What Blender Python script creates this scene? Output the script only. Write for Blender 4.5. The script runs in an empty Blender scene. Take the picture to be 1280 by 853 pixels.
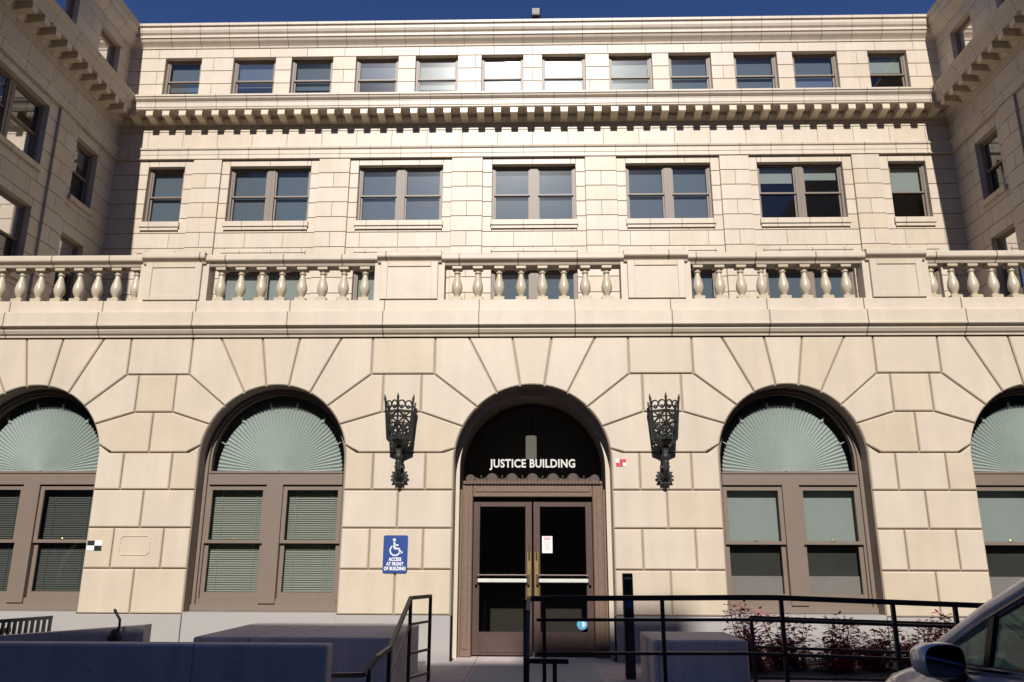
import bpy, math, random
from mathutils import Vector, Matrix
random.seed(7)
R = math.radians
PI = math.pi
sc = bpy.context.scene
COL = sc.collection

# ------------------------------------------------------------------ materials
def new_mat(name):
    m = bpy.data.materials.new(name); m.use_nodes = True
    nt = m.node_tree; b = nt.nodes['Principled BSDF']
    return m, nt, b

def simple(name, col, rough=.6, metal=0.0, spec=.5, noise=.12, nscale=6.0, bump=0.0, bscale=60.0, coat=0.0):
    m, nt, b = new_mat(name)
    b.inputs['Roughness'].default_value = rough
    b.inputs['Metallic'].default_value = metal
    b.inputs['Specular IOR Level'].default_value = spec
    b.inputs['Coat Weight'].default_value = coat
    tc = nt.nodes.new('ShaderNodeTexCoord')
    n = nt.nodes.new('ShaderNodeTexNoise'); n.inputs['Scale'].default_value = nscale; n.inputs['Detail'].default_value = 6
    nt.links.new(tc.outputs['Object'], n.inputs['Vector'])
    mx = nt.nodes.new('ShaderNodeMix'); mx.data_type = 'RGBA'
    mx.inputs['A'].default_value = (*[c * (1 - noise) for c in col], 1)
    mx.inputs['B'].default_value = (*[min(1, c * (1 + noise)) for c in col], 1)
    nt.links.new(n.outputs['Fac'], mx.inputs['Factor'])
    nt.links.new(mx.outputs['Result'], b.inputs['Base Color'])
    if bump:
        n2 = nt.nodes.new('ShaderNodeTexNoise'); n2.inputs['Scale'].default_value = bscale; n2.inputs['Detail'].default_value = 4
        nt.links.new(tc.outputs['Object'], n2.inputs['Vector'])
        bp = nt.nodes.new('ShaderNodeBump'); bp.inputs['Strength'].default_value = bump; bp.inputs['Distance'].default_value = .01
        nt.links.new(n2.outputs['Fac'], bp.inputs['Height'])
        nt.links.new(bp.outputs['Normal'], b.inputs['Normal'])
    return m

def stone(name, col, island=.10, joint_axis=None, joint_step=1.05, rough=.42):
    """glazed terracotta: tone differs from block to block, faint speckle and streaks; optional thin vertical joints."""
    m, nt, b = new_mat(name)
    N = nt.nodes.new; L = nt.links.new
    b.inputs['Roughness'].default_value = rough
    b.inputs['Specular IOR Level'].default_value = .45
    tc = N('ShaderNodeTexCoord'); geo = N('ShaderNodeNewGeometry')
    n1 = N('ShaderNodeTexNoise'); n1.inputs['Scale'].default_value = 1.3; n1.inputs['Detail'].default_value = 8; n1.inputs['Roughness'].default_value = .65
    L(tc.outputs['Object'], n1.inputs['Vector'])
    mp = N('ShaderNodeMapping'); mp.inputs['Scale'].default_value = (5, 5, .5)
    L(tc.outputs['Object'], mp.inputs['Vector'])
    n2 = N('ShaderNodeTexNoise'); n2.inputs['Scale'].default_value = 1.0; n2.inputs['Detail'].default_value = 5
    L(mp.outputs['Vector'], n2.inputs['Vector'])
    n3 = N('ShaderNodeTexNoise'); n3.inputs['Scale'].default_value = 90; n3.inputs['Detail'].default_value = 2
    L(tc.outputs['Object'], n3.inputs['Vector'])
    ramp = N('ShaderNodeValToRGB')
    e = ramp.color_ramp.elements
    c = col
    e[0].position = 0.0; e[0].color = (c[0]*(1-island*.5), c[1]*(1-island*.9), c[2]*(1-island*1.7), 1)
    e[1].position = 1.0; e[1].color = (c[0]*(1+island*.25), c[1]*(1+island*.2), c[2]*(1+island*.45), 1)
    k = ramp.color_ramp.elements.new(.5); k.color = (c[0], c[1]*(1-island*.25), c[2]*(1-island*.1), 1)
    L(geo.outputs['Random Per Island'], ramp.inputs['Fac'])
    def mathn(op, a, bv):
        q = N('ShaderNodeMath'); q.operation = op
        if isinstance(a, (int, float)): q.inputs[0].default_value = a
        else: L(a, q.inputs[0])
        if isinstance(bv, (int, float)): q.inputs[1].default_value = bv
        else: L(bv, q.inputs[1])
        return q.outputs[0]
    s = mathn('MULTIPLY', n1.outputs['Fac'], .30)
    s = mathn('ADD', s, mathn('MULTIPLY', n2.outputs['Fac'], .22))
    s = mathn('ADD', s, mathn('MULTIPLY', n3.outputs['Fac'], .10))
    s = mathn('ADD', s, .70)
    mx = N('ShaderNodeMix'); mx.data_type = 'RGBA'; mx.blend_type = 'MULTIPLY'; mx.inputs['Factor'].default_value = 1
    L(ramp.outputs['Color'], mx.inputs['A'])
    cb = N('ShaderNodeCombineColor'); L(s, cb.inputs[0]); L(s, cb.inputs[1]); L(s, cb.inputs[2])
    L(cb.outputs[0], mx.inputs['B'])
    out = mx.outputs['Result']
    if joint_axis is not None:
        sp = N('ShaderNodeSeparateXYZ'); L(tc.outputs['Object'], sp.inputs[0])
        fr = mathn('FRACT', mathn('DIVIDE', mathn('ADD', sp.outputs[joint_axis], 200.13), joint_step), 0)
        less = mathn('LESS_THAN', fr, .02 / joint_step)
        m2 = N('ShaderNodeMix'); m2.data_type = 'RGBA'
        L(less, m2.inputs['Factor']); L(out, m2.inputs['A'])
        m2.inputs['B'].default_value = (c[0]*.34, c[1]*.28, c[2]*.24, 1)
        out = m2.outputs['Result']
    L(out, b.inputs['Base Color'])
    bp = N('ShaderNodeBump'); bp.inputs['Strength'].default_value = .25; bp.inputs['Distance'].default_value = .006
    n4 = N('ShaderNodeTexNoise'); n4.inputs['Scale'].default_value = 9; n4.inputs['Detail'].default_value = 6
    L(tc.outputs['Object'], n4.inputs['Vector']); L(n4.outputs['Fac'], bp.inputs['Height'])
    L(bp.outputs['Normal'], b.inputs['Normal'])
    return m

def glass(name, tint=(.77, .80, .79), film=.14, refl=2.3, dark=0.0):
    """thin window pane: clear share by fresnel, a sharp reflection and a faint dusty film."""
    m = bpy.data.materials.new(name); m.use_nodes = True
    nt = m.node_tree; nt.nodes.clear(); N = nt.nodes.new; L = nt.links.new
    o = N('ShaderNodeOutputMaterial')
    tr = N('ShaderNodeBsdfTransparent'); tr.inputs['Color'].default_value = (*tint, 1)
    g1 = N('ShaderNodeBsdfGlossy'); g1.inputs['Roughness'].default_value = .015
    g2 = N('ShaderNodeBsdfGlossy'); g2.inputs['Roughness'].default_value = .22
    mg = N('ShaderNodeMixShader'); mg.inputs[0].default_value = film
    L(g1.outputs[0], mg.inputs[1]); L(g2.outputs[0], mg.inputs[2])
    fr = N('ShaderNodeFresnel'); fr.inputs['IOR'].default_value = 1.5
    tc = N('ShaderNodeTexCoord')
    nz = N('ShaderNodeTexNoise'); nz.inputs['Scale'].default_value = .8
    L(tc.outputs['Object'], nz.inputs['Vector'])
    bp = N('ShaderNodeBump'); bp.inputs['Strength'].default_value = .04; bp.inputs['Distance'].default_value = .02
    L(nz.outputs['Fac'], bp.inputs['Height'])
    L(bp.outputs['Normal'], g1.inputs['Normal'])
    mu = N('ShaderNodeMath'); mu.operation = 'MULTIPLY'; mu.inputs[1].default_value = refl; mu.use_clamp = True
    L(fr.outputs[0], mu.inputs[0])
    mx = N('ShaderNodeMixShader'); L(mu.outputs[0], mx.inputs[0]); L(tr.outputs[0], mx.inputs[1]); L(mg.outputs[0], mx.inputs[2])
    L(mx.outputs[0], o.inputs['Surface'])
    return m

STONE = (.55, .472, .370)
M = {}
M['stone'] = stone('terracotta_block', STONE, .085)
M['trim'] = stone('terracotta_trim', STONE, .06, 0, 1.02)
M['trimy'] = stone('terracotta_trim_side', STONE, .06, 1, 1.02)
M['cap'] = stone('terracotta_cap', STONE, .06, 0, 1.62)
M['plain'] = stone('terracotta_plain', STONE, .07)
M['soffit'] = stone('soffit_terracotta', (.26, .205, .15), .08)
M['grout'] = simple('grout', (.19, .135, .10), .9, noise=.2)
M['baluster'] = stone('baluster_glaze', (.47, .405, .295), .08, rough=.33)
M['channel'] = stone('joint_channel', (.29, .22, .155), .05)
M['modil'] = stone('modillion_glaze', (.62, .53, .38), .08, rough=.33)
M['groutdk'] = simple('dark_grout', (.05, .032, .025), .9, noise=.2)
M['granite'] = simple('granite', (.35, .325, .305), .7, noise=.2, nscale=60, bump=.1)
M['frame'] = simple('taupe_window_paint', (.185, .140, .108), .45, noise=.08)
M['glass'] = glass('window_glass')
M['glassdark'] = glass('door_glass', (.36, .35, .34), .03, 1.6)
M['room'] = simple('dark_room', (.05, .055, .065), .9)
M['lobby'] = simple('lobby_plaster', (.24, .225, .20), .9)
M['blind'] = simple('pale_roller_blind', (.38, .41, .39), .8, noise=.05)
M['blindsky'] = simple('sky_toned_roller_blind', (.14, .175, .225), .8, noise=.08)  # roller blind; its blue tone stands in for sky reflected in the pane
M['fan'] = simple('pleated_fan_shade', (.53, .565, .535), .75, noise=.06)
M['slat'] = simple('venetian_slat', (.40, .41, .35), .6, noise=.05)
M['slatdark'] = simple('bronze_slat', (.13, .13, .12), .6, noise=.05)
M['board'] = simple('grey_board', (.34, .30, .28), .8)
M['tone_sheet'] = simple('painted_interior_tone', (.055, .052, .046), .9, noise=.35, nscale=2)  # tone painted in for the dim interior seen through the lower panes
M['brass'] = simple('brass', (.55, .40, .16), .35, 1.0, noise=.2)
M['bronze'] = simple('bronze_door', (.092, .055, .047), .42, .25, noise=.2, nscale=9)
M['carved'] = simple('carved_brown_terracotta', (.165, .103, .070), .6, noise=.25, nscale=22, bump=.6, bscale=45)
M['crest'] = simple('dark_carved_terracotta', (.075, .052, .042), .65, noise=.25, nscale=22, bump=.5, bscale=45)
M['steel'] = simple('polished_steel', (.75, .74, .70), .22, 1.0, noise=.05)
M['iron'] = simple('patinated_iron', (.017, .019, .018), .55, .1, noise=.35, nscale=30, bump=.3)
M['rail'] = simple('dark_brown_rail_paint', (.030, .020, .020), .4, 0, noise=.2)
M['railbrown'] = simple('brown_rail_paint', (.16, .115, .08), .4, .2, noise=.2)
def concrete(name, col):
    m, nt, b = new_mat(name); N = nt.nodes.new; L = nt.links.new
    b.inputs['Roughness'].default_value = .85
    tc = N('ShaderNodeTexCoord')
    def mathn(op, a, bv):
        q = N('ShaderNodeMath'); q.operation = op
        for k, v in enumerate((a, bv)):
            if isinstance(v, (int, float)): q.inputs[k].default_value = v
            else: L(v, q.inputs[k])
        return q.outputs[0]
    n1 = N('ShaderNodeTexNoise'); n1.inputs['Scale'].default_value = 1.6; n1.inputs['Detail'].default_value = 9; n1.inputs['Roughness'].default_value = .7
    L(tc.outputs['Object'], n1.inputs['Vector'])
    mp = N('ShaderNodeMapping'); mp.inputs['Scale'].default_value = (7, 7, .6); L(tc.outputs['Object'], mp.inputs['Vector'])
    n2 = N('ShaderNodeTexNoise'); n2.inputs['Detail'].default_value = 6; n2.inputs['Scale'].default_value = 1; L(mp.outputs[0], n2.inputs['Vector'])
    vo = N('ShaderNodeTexVoronoi'); vo.inputs['Scale'].default_value = 5.5; L(tc.outputs['Object'], vo.inputs['Vector'])
    hole = mathn('GREATER_THAN', vo.outputs['Distance'], .055)
    hole = mathn('ADD', mathn('MULTIPLY', hole, .55), .45)
    sp = N('ShaderNodeSeparateXYZ'); L(tc.outputs['Object'], sp.inputs[0])
    seam = mathn('GREATER_THAN', mathn('FRACT', mathn('DIVIDE', mathn('ADD', sp.outputs[0], 100.9), 2.44), 0), .008)
    seam = mathn('ADD', mathn('MULTIPLY', seam, .4), .6)
    v = mathn('ADD', mathn('MULTIPLY', n1.outputs['Fac'], .7), mathn('MULTIPLY', n2.outputs['Fac'], .5))
    v = mathn('ADD', v, .40); v = mathn('MULTIPLY', mathn('MULTIPLY', v, hole), seam)
    cb = N('ShaderNodeCombineColor')
    for k in range(3): L(mathn('MULTIPLY', v, col[k]), cb.inputs[k])
    L(cb.outputs[0], b.inputs['Base Color'])
    bp = N('ShaderNodeBump'); bp.inputs['Strength'].default_value = .3; bp.inputs['Distance'].default_value = .01
    n3 = N('ShaderNodeTexNoise'); n3.inputs['Scale'].default_value = 35; L(tc.outputs['Object'], n3.inputs['Vector'])
    L(mathn('MULTIPLY', n3.outputs['Fac'], hole), bp.inputs['Height']); L(bp.outputs['Normal'], b.inputs['Normal'])
    return m
M['concrete'] = concrete('grey_concrete', (.56, .48, .45))
M['concretelight'] = simple('pale_concrete', (.42, .41, .40), .85, noise=.15, nscale=4, bump=.2, bscale=40)
M['asphalt'] = simple('asphalt', (.05, .05, .052), .9, noise=.3, nscale=14, bump=.4, bscale=120)
M['soil'] = simple('soil', (.06, .045, .035), .95, noise=.4, nscale=20, bump=.8, bscale=40)
M['blue'] = simple('sign_blue', (.016, .055, .235), .4, noise=.05)
M['white'] = simple('white_paint', (.80, .80, .78), .5, noise=.04)
M['bar'] = simple('worn_aluminium_paint', (.58, .57, .52), .45, noise=.15)
M['lettering'] = simple('aged_white_lettering', (.62, .61, .57), .5, noise=.05)
M['black'] = simple('black_paint', (.015, .015, .016), .45, noise=.2)
M['red'] = simple('red_paint', (.55, .03, .05), .5, noise=.05)
M['paper'] = simple('paper', (.75, .74, .74), .8, noise=.03)
M['pinkink'] = simple('pink_ink', (.65, .25, .30), .8, noise=.03)
M['cyan'] = simple('cyan_decal', (.10, .42, .62), .5, noise=.05)
M['leaf'] = simple('crimson_leaf', (.58, .07, .11), .5, noise=.45, nscale=14)
M['leafdk'] = simple('maroon_leaf', (.19, .035, .04), .5, noise=.45, nscale=14)
M['stem'] = simple('bare_stem', (.10, .055, .045), .8, noise=.3)
M['carpaint'] = simple('silver_blue_paint', (.62, .61, .67), .28, .3, noise=.03, coat=.9)
M['carglass'] = glass('car_glass', (.55, .72, .64), .02, .9)
M['lunglass'] = glass('fanlight_glass', (.60, .60, .58), .02, 1.3)
M['carblack'] = simple('car_black_trim', (.012, .012, .014), .4, noise=.1)
M['chrome'] = simple('chrome', (.85, .83, .80), .12, 1.0, noise=.02)
M['mirror'] = simple('mirror_glass', (.10, .11, .16), .05, 1.0, noise=.02)
M['rubber'] = simple('rubber', (.02, .02, .02), .8)
M['seat'] = simple('dark_seat', (.03, .03, .032), .8)
M['roofing'] = simple('roofing', (.10, .095, .09), .9)
M['farbrick'] = simple('brown_brick', (.14, .105, .085), .85, noise=.3, nscale=4)
M['pendant'] = simple('frosted_lamp', (.85, .85, .75), .5)
_b = M['pendant'].node_tree.nodes['Principled BSDF']; _b.inputs['Emission Color'].default_value = (1, .97, .8, 1); _b.inputs['Emission Strength'].default_value = .22
M['bark'] = simple('bark', (.10, .075, .055), .9, noise=.4, nscale=10, bump=.6)
M['green'] = simple('green_leaf', (.055, .085, .03), .6, noise=.5, nscale=3)

# ------------------------------------------------------------------ mesh builder
class MB:
    def __init__(s): s.v = []; s.f = []; s.mi = []
    def face(s, pts, m=0):
        i = len(s.v); s.v += [tuple(p) for p in pts]; s.f.append(tuple(range(i, i + len(pts)))); s.mi.append(m)
    def grid(s, rows, m=0, closed=False):
        i = len(s.v); n = len(rows[0])
        for r in rows: s.v += [tuple(p) for p in r]
        for a in range(len(rows) - 1):
            for b in range(n if closed else n - 1):
                c = (b + 1) % n
                s.f.append((i + a*n + b, i + a*n + c, i + (a+1)*n + c, i + (a+1)*n + b)); s.mi.append(m)
    def box(s, x0, x1, y0, y1, z0, z1, m=0, bev=0.0):
        if x0 > x1: x0, x1 = x1, x0
        if y0 > y1: y0, y1 = y1, y0
        i = len(s.v)
        if bev <= 0:
            s.v += [(x, y, z) for z in (z0, z1) for (x, y) in ((x0, y0), (x1, y0), (x1, y1), (x0, y1))]
            fs = [(0, 3, 2, 1), (4, 5, 6, 7), (0, 1, 5, 4), (1, 2, 6, 5), (2, 3, 7, 6), (3, 0, 4, 7)]
            s.f += [tuple(i + k for k in f) for f in fs]; s.mi += [m] * 6
        else:
            b = min(bev, abs(x1-x0)*.45, abs(y1-y0)*.45, abs(z1-z0)*.45)
            def ring(q, z): return [(x0+q, y0, z), (x1-q, y0, z), (x1, y0+q, z), (x1, y1-q, z), (x1-q, y1, z), (x0+q, y1, z), (x0, y1-q, z), (x0, y0+q, z)]
            def small(z): return [(x0+b, y0+b, z)]*0 + [(x0+b, y0+b*.999, z), (x1-b, y0+b*.999, z), (x1-b*.999, y0+b, z), (x1-b*.999, y1-b, z), (x1-b, y1-b*.999, z), (x0+b, y1-b*.999, z), (x0+b*.999, y1-b, z), (x0+b*.999, y0+b, z)]
            s.grid([small(z0), ring(b, z0+b), ring(b, z1-b), small(z1)], m, True)
            j = len(s.v)
            s.face([(x0+b, y0+b, z1), (x1-b, y0+b, z1), (x1-b, y1-b, z1), (x0+b, y1-b, z1)], m)
            s.face([(x0+b, y1-b, z0), (x1-b, y1-b, z0), (x1-b, y0+b, z0), (x0+b, y0+b, z0)], m)
    def bar(s, p, q, w, h=None, m=0, up=(0, 0, 1)):
        h = h or w
        p = Vector(p); q = Vector(q); d = (q - p)
        if d.length < 1e-6: return
        d.normalize(); u = Vector(up)
        if abs(d.dot(u)) > .98: u = Vector((0, 1, 0))
        a = d.cross(u).normalized() * w / 2; b = a.cross(d).normalized() * h / 2
        i = len(s.v)
        for c in (p, q): s.v += [tuple(c - a - b), tuple(c + a - b), tuple(c + a + b), tuple(c - a + b)]
        fs = [(0, 1, 2, 3), (7, 6, 5, 4), (0, 4, 5, 1), (1, 5, 6, 2), (2, 6, 7, 3), (3, 7, 4, 0)]
        s.f += [tuple(i + k for k in f) for f in fs]; s.mi += [m] * 6
    def tube(s, pts, r, n=8, m=0, cap=True):
        pts = [Vector(p) for p in pts]; rows = []
        rr = r if isinstance(r, (list, tuple)) else [r] * len(pts)
        prev = None
        for k, p in enumerate(pts):
            d = (pts[min(k+1, len(pts)-1)] - pts[max(k-1, 0)]).normalized()
            if prev is None:
                u = Vector((0, 0, 1)) if abs(d.z) < .9 else Vector((1, 0, 0))
            else: u = prev
            a = (u - d * u.dot(d)).normalized(); prev = a; b = d.cross(a)
            rows.append([p + (a * math.cos(2*PI*t/n) + b * math.sin(2*PI*t/n)) * rr[k] for t in range(n)])
        s.grid(rows, m, True)
        if cap: s.face(rows[0][::-1], m); s.face(rows[-1], m)
    def lathe(s, prof, c=(0, 0, 0), n=16, m=0, axis='z'):
        rows = []
        for (r, z) in prof:
            if axis == 'z': rows.append([(c[0] + r*math.cos(2*PI*t/n), c[1] + r*math.sin(2*PI*t/n), c[2] + z) for t in range(n)])
            elif axis == 'x': rows.append([(c[0] + z, c[1] + r*math.cos(2*PI*t/n), c[2] + r*math.sin(2*PI*t/n)) for t in range(n)])
            else: rows.append([(c[0] + r*math.cos(2*PI*t/n), c[1] - z, c[2] + r*math.sin(2*PI*t/n)) for t in range(n)])
        s.grid(rows, m, True); s.face(rows[0][::-1], m); s.face(rows[-1], m)
    def prism(s, poly, mp, d0, d1, m=0):
        """poly in (u, z); mp(u, z, d) gives a point; d grows outwards"""
        a = [mp(u, z, d0) for u, z in poly]; b = [mp(u, z, d1) for u, z in poly]
        s.face(b, m); s.face(a[::-1], m); s.grid([a, b], m, True)
    def mesh(s, name, mats, smooth=False):
        me = bpy.data.meshes.new(name); me.from_pydata(s.v, [], s.f); 
        for mm in (mats if isinstance(mats, (list, tuple)) else [mats]): me.materials.append(mm)
        for p, k in zip(me.polygons, s.mi): p.material_index = k
        if smooth:
            for p in me.polygons: p.use_smooth = True
        me.validate(); me.update()
        return me
    def build(s, name, mats, parent=None, smooth=False):
        import bmesh
        me = s.mesh(name, mats, smooth)
        bm = bmesh.new(); bm.from_mesh(me)
        if smooth: bmesh.ops.remove_doubles(bm, verts=bm.verts, dist=1e-5)
        bmesh.ops.recalc_face_normals(bm, faces=bm.faces)
        bm.to_mesh(me); bm.free()
        return link(name, me, parent)

def link(name, data, parent=None, mat=None):
    o = bpy.data.objects.new(name, data); COL.objects.link(o)
    if parent is not None: o.parent = parent
    if mat is not None: o.matrix_basis = mat
    return o

def tag(o, label=None, cat=None, group=None, kind=None):
    for k, v in (('label', label), ('category', cat), ('group', group), ('kind', kind)):
        if v: o[k] = v
    return o

def thing(name, label, cat, loc=(0, 0, 0), rz=0, group=None):
    o = bpy.data.objects.new(name, None); COL.objects.link(o); o.empty_display_size = .3
    o.location = loc; o.rotation_euler = (0, 0, rz)
    return tag(o, label, cat, group)

def copy_tree(o, parent=None):
    c = o.copy(); COL.objects.link(c)
    if parent is not None: c.parent = parent
    for ch in o.children: copy_tree(ch, c)
    return c

def smooth_by_angle(o, ang=35):
    me = o.data
    for p in me.polygons: p.use_smooth = True
    me.set_sharp_from_angle(angle=R(ang))

def text_mesh(name, s, size, mat, parent, loc, rot, width=None, depth=.01, offset=0.0, align='CENTER'):
    cu = bpy.data.curves.new(name, 'FONT'); cu.body = s; cu.size = size; cu.extrude = depth / 2; cu.offset = offset
    cu.align_x = align; cu.space_character = 1.06; cu.resolution_u = 3
    t = bpy.data.objects.new('tmp_text', cu); COL.objects.link(t)
    bpy.context.view_layer.update()
    me = bpy.data.meshes.new_from_object(t.evaluated_get(bpy.context.evaluated_depsgraph_get()))
    me.name = name
    bpy.data.objects.remove(t)
    me.materials.clear(); me.materials.append(mat)
    xs = [v.co.x for v in me.vertices]
    k = 1.0
    if width: k = width / (max(xs) - min(xs))
    o = link(name, me, parent); o.location = loc; o.rotation_euler = rot
    for v in me.vertices: v.co.x *= k
    return o

# ------------------------------------------------------------------ masonry
def inset(poly, g):
    n = len(poly); out = []
    area = sum(poly[i][0]*poly[(i+1) % n][1] - poly[(i+1) % n][0]*poly[i][1] for i in range(n))
    sgn = 1 if area > 0 else -1
    for i in range(n):
        p0 = Vector(poly[i-1]); p1 = Vector(poly[i]); p2 = Vector(poly[(i+1) % n])
        e1 = (p1 - p0).normalized(); e2 = (p2 - p1).normalized()
        n1 = Vector((-e1.y, e1.x)) * sgn; n2 = Vector((-e2.y, e2.x)) * sgn
        b = n1 + n2
        k = max(.35, 1 + n1.dot(n2))
        out.append(tuple(p1 + b * g / k))
    return out

def block(mb, poly, mp, d=0.0, g=.009, c=.014, dep=.03, back=True, gm=1, bp=None):
    a = inset(poly, g); b = inset(poly, g + c)
    base = [mp(u, z, -dep) for u, z in a]; mid = [mp(u, z, d - c*.9) for u, z in a]; top = [mp(u, z, d) for u, z in b]
    mb.grid([base, mid, top], 0, True); mb.face(top, 0)
    if back: mb.face([mp(u, z, -dep + .0) for u, z in (bp or poly)], gm)

def course(mb, mp, z0, z1, spans, length, off, d=0.0, g=.010, c=.008, dep=.03):
    for (u0, u1) in spans:
        us = [u0]
        k = math.ceil((u0 - off) / length + 1e-6)
        while off + k * length < u1 - .12:
            q = off + k * length
            if q > u0 + .12: us.append(q)
            k += 1
        us.append(u1)
        for a, b in zip(us[:-1], us[1:]):
            e = .0065; block(mb, [(a-e, z0), (b+e, z0), (b+e, z1), (a-e, z1)], mp, d, g, c, dep, bp=[(a, z0), (b, z0), (b, z1), (a, z1)])

def spans_minus(u0, u1, holes):
    out = []; cur = u0
    for a, b in sorted(holes):
        if a > cur + 1e-4: out.append((cur, min(a, u1)))
        cur = max(cur, b)
    if cur < u1 - 1e-4: out.append((cur, u1))
    return out

def wall_courses(mb, mp, levels, u0, u1, openings, pilasters, length, pd=.07):
    """levels: list of z; openings: (ua, ub, za, zb); rows are cut again at window heads and sills"""
    for i in range(len(levels) - 1):
        z0, z1 = levels[i], levels[i+1]
        off = (length / 2) * (i % 2) + .11
        pil = [(a, b) for a, b, za, zb in pilasters if za < z1 - .01 and zb > z0 + .01]
        for a, b in pil:
            course(mb, mp, z0, z1, [(a, b)], (b - a) * .5 if i % 2 else (b-a)*2, a, pd)
        ops = [o for o in openings if o[2] < z1 - .02 and o[3] > z0 + .02]
        course(mb, mp, z0, z1, spans_minus(u0, u1, [(o[0], o[1]) for o in ops] + pil), length, off)
        for o in ops:
            if o[2] > z0 + .02: course(mb, mp, z0, o[2], [(o[0], o[1])], length, off)
            if o[3] < z1 - .02: course(mb, mp, o[3], z1, [(o[0], o[1])], length, off)

def reveal(mb, mp, ua, ub, za, zb, d0, d1, m=0):
    c = [(ua, za), (ub, za), (ub, zb), (ua, zb)]
    for (p, q) in zip(c, c[1:] + c[:1]):
        mb.face([mp(*p, d0), mp(*q, d0), mp(*q, d1), mp(*p, d1)], m)

def moulding(name, prof, runs, mat, parent):
    """prof: (projection, z) list; runs: function p -> list of two points' maker"""
    mb = MB()
    a = [runs(p, z)[0] for p, z in prof]; b = [runs(p, z)[1] for p, z in prof]
    mb.grid([a, b], 0, True); mb.face(a); mb.face(b[::-1])
    return mb.build(name, mat, parent)

# ------------------------------------------------------------------ windows
_cache = {}
def cached(key, fn):
    if key not in _cache: _cache[key] = fn()
    return _cache[key]

def mk(mb_fn, name, mats, key):
    def go():
        import bmesh
        mb = MB(); mb_fn(mb); me = mb.mesh(name, mats)
        bm = bmesh.new(); bm.from_mesh(me); bmesh.ops.recalc_face_normals(bm, faces=bm.faces); bm.to_mesh(me); bm.free()
        return me
    return cached(key, go)

def sash_parts(win, x0, x1, z0, z1, blind, key, fr=.05, lock=True):
    """a double-hung light between x0..x1, z0..z1 in the window's own space (y grows inwards)"""
    zm = (z0 + z1) / 2
    def upper(mb):
        mb.box(x0, x0+fr, .03, .075, zm-.03, z1); mb.box(x1-fr, x1, .03, .075, zm-.03, z1)
        mb.box(x0+fr, x1-fr, .032, .073, z1-fr, z1-.001); mb.box(x0+fr, x1-fr, .032, .073, zm-.03, zm+.022)
    def lower(mb):
        mb.box(x0, x0+fr, .085, .13, z0, zm+.02); mb.box(x1-fr, x1, .085, .13, z0, zm+.02)
        mb.box(x0+fr, x1-fr, .087, .128, zm-.03, zm+.019); mb.box(x0+fr, x1-fr, .087, .128, z0+.001, z0+fr*1.5)
    k = (round(x0, 3), round(x1, 3), round(z0, 3), round(z1, 3))
    link('sash', mk(upper, 'sash', M['frame'], ('u',) + k), win)
    link('sash', mk(lower, 'sash', M['frame'], ('l',) + k), win)
    link('pane', mk(lambda mb: mb.face([(x0+fr, .055, zm+.02), (x1-fr, .055, zm+.02), (x1-fr, .055, z1-fr), (x0+fr, .055, z1-fr)]), 'pane', M['glass'], ('pu',) + k), win)
    link('pane', mk(lambda mb: mb.face([(x0+fr, .108, z0+fr), (x1-fr, .108, z0+fr), (x1-fr, .108, zm-.02), (x0+fr, .108, zm-.02)]), 'pane', M['glass'], ('pl',) + k), win)
    if blind and blind[0] == 'roller':
        zb = z1 - (z1 - z0) * blind[1]
        o = link('blind', mk(lambda mb: mb.box(x0+.02, x1-.02, .19, .195, zb, z1-.02), 'blind', M['blindsky' if len(blind) > 2 else 'blind'], ('b', blind) + k), win)
    elif blind and blind[0] == 'slats':
        zb = z1 - (z1 - z0) * blind[1]
        def sl(mb):
            n = int((z1 - zb) / .036)
            for i in range(n):
                z = z1 - .02 - i * .036
                mb.face([(x0+.03, .175, z-.036), (x1-.03, .175, z-.036), (x1-.03, .20, z-.004), (x0+.03, .20, z-.004)])
            for t in (.2, .8):
                xx = x0 + (x1-x0)*t; mb.box(xx-.004, xx+.004, .170, .173, zb, z1)
        link('blind', mk(sl, 'blind', M[blind[2]], ('s', blind) + k), win)

def rect_window(parent, w, h, mat, double, blinds, sill=True):
    """local: x right, y inwards, z up from the sill; mesh itself is the fixed frame"""
    f = .07; mw = .26 if double else 0
    def frame(mb):
        mb.box(-w/2, -w/2+f, 0, .14, 0, h); mb.box(w/2-f, w/2, 0, .14, 0, h)
        mb.box(-w/2+f, w/2-f, .002, .138, h-f, h-.001); mb.box(-w/2+f, w/2-f, -.012, .138, .001, f*.9)
        if double: 
            mb.box(-mw/2, mw/2, -.01, .13, f*.9, h-f)
            mb.box(-.02, .02, -.022, -.01, f*.9+.02, h-f-.06)
    win = link('window', mk(frame, 'window', M['frame'], ('w', round(w, 3), round(h, 3), double)), parent, mat)
    if double:
        sash_parts(win, -w/2+f, -mw/2, f*.9, h-f, blinds[0], 0)
        sash_parts(win, mw/2, w/2-f, f*.9, h-f, blinds[1], 1)
    else:
        sash_parts(win, -w/2+f, w/2-f, f*.9, h-f, blinds[0], 0)
    return win

# =================================================================== THE COURTHOUSE
B = thing('courthouse', 'cream terracotta courthouse with an arcaded entrance front, a balustrade above it and two shaded wings', 'building')

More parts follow.
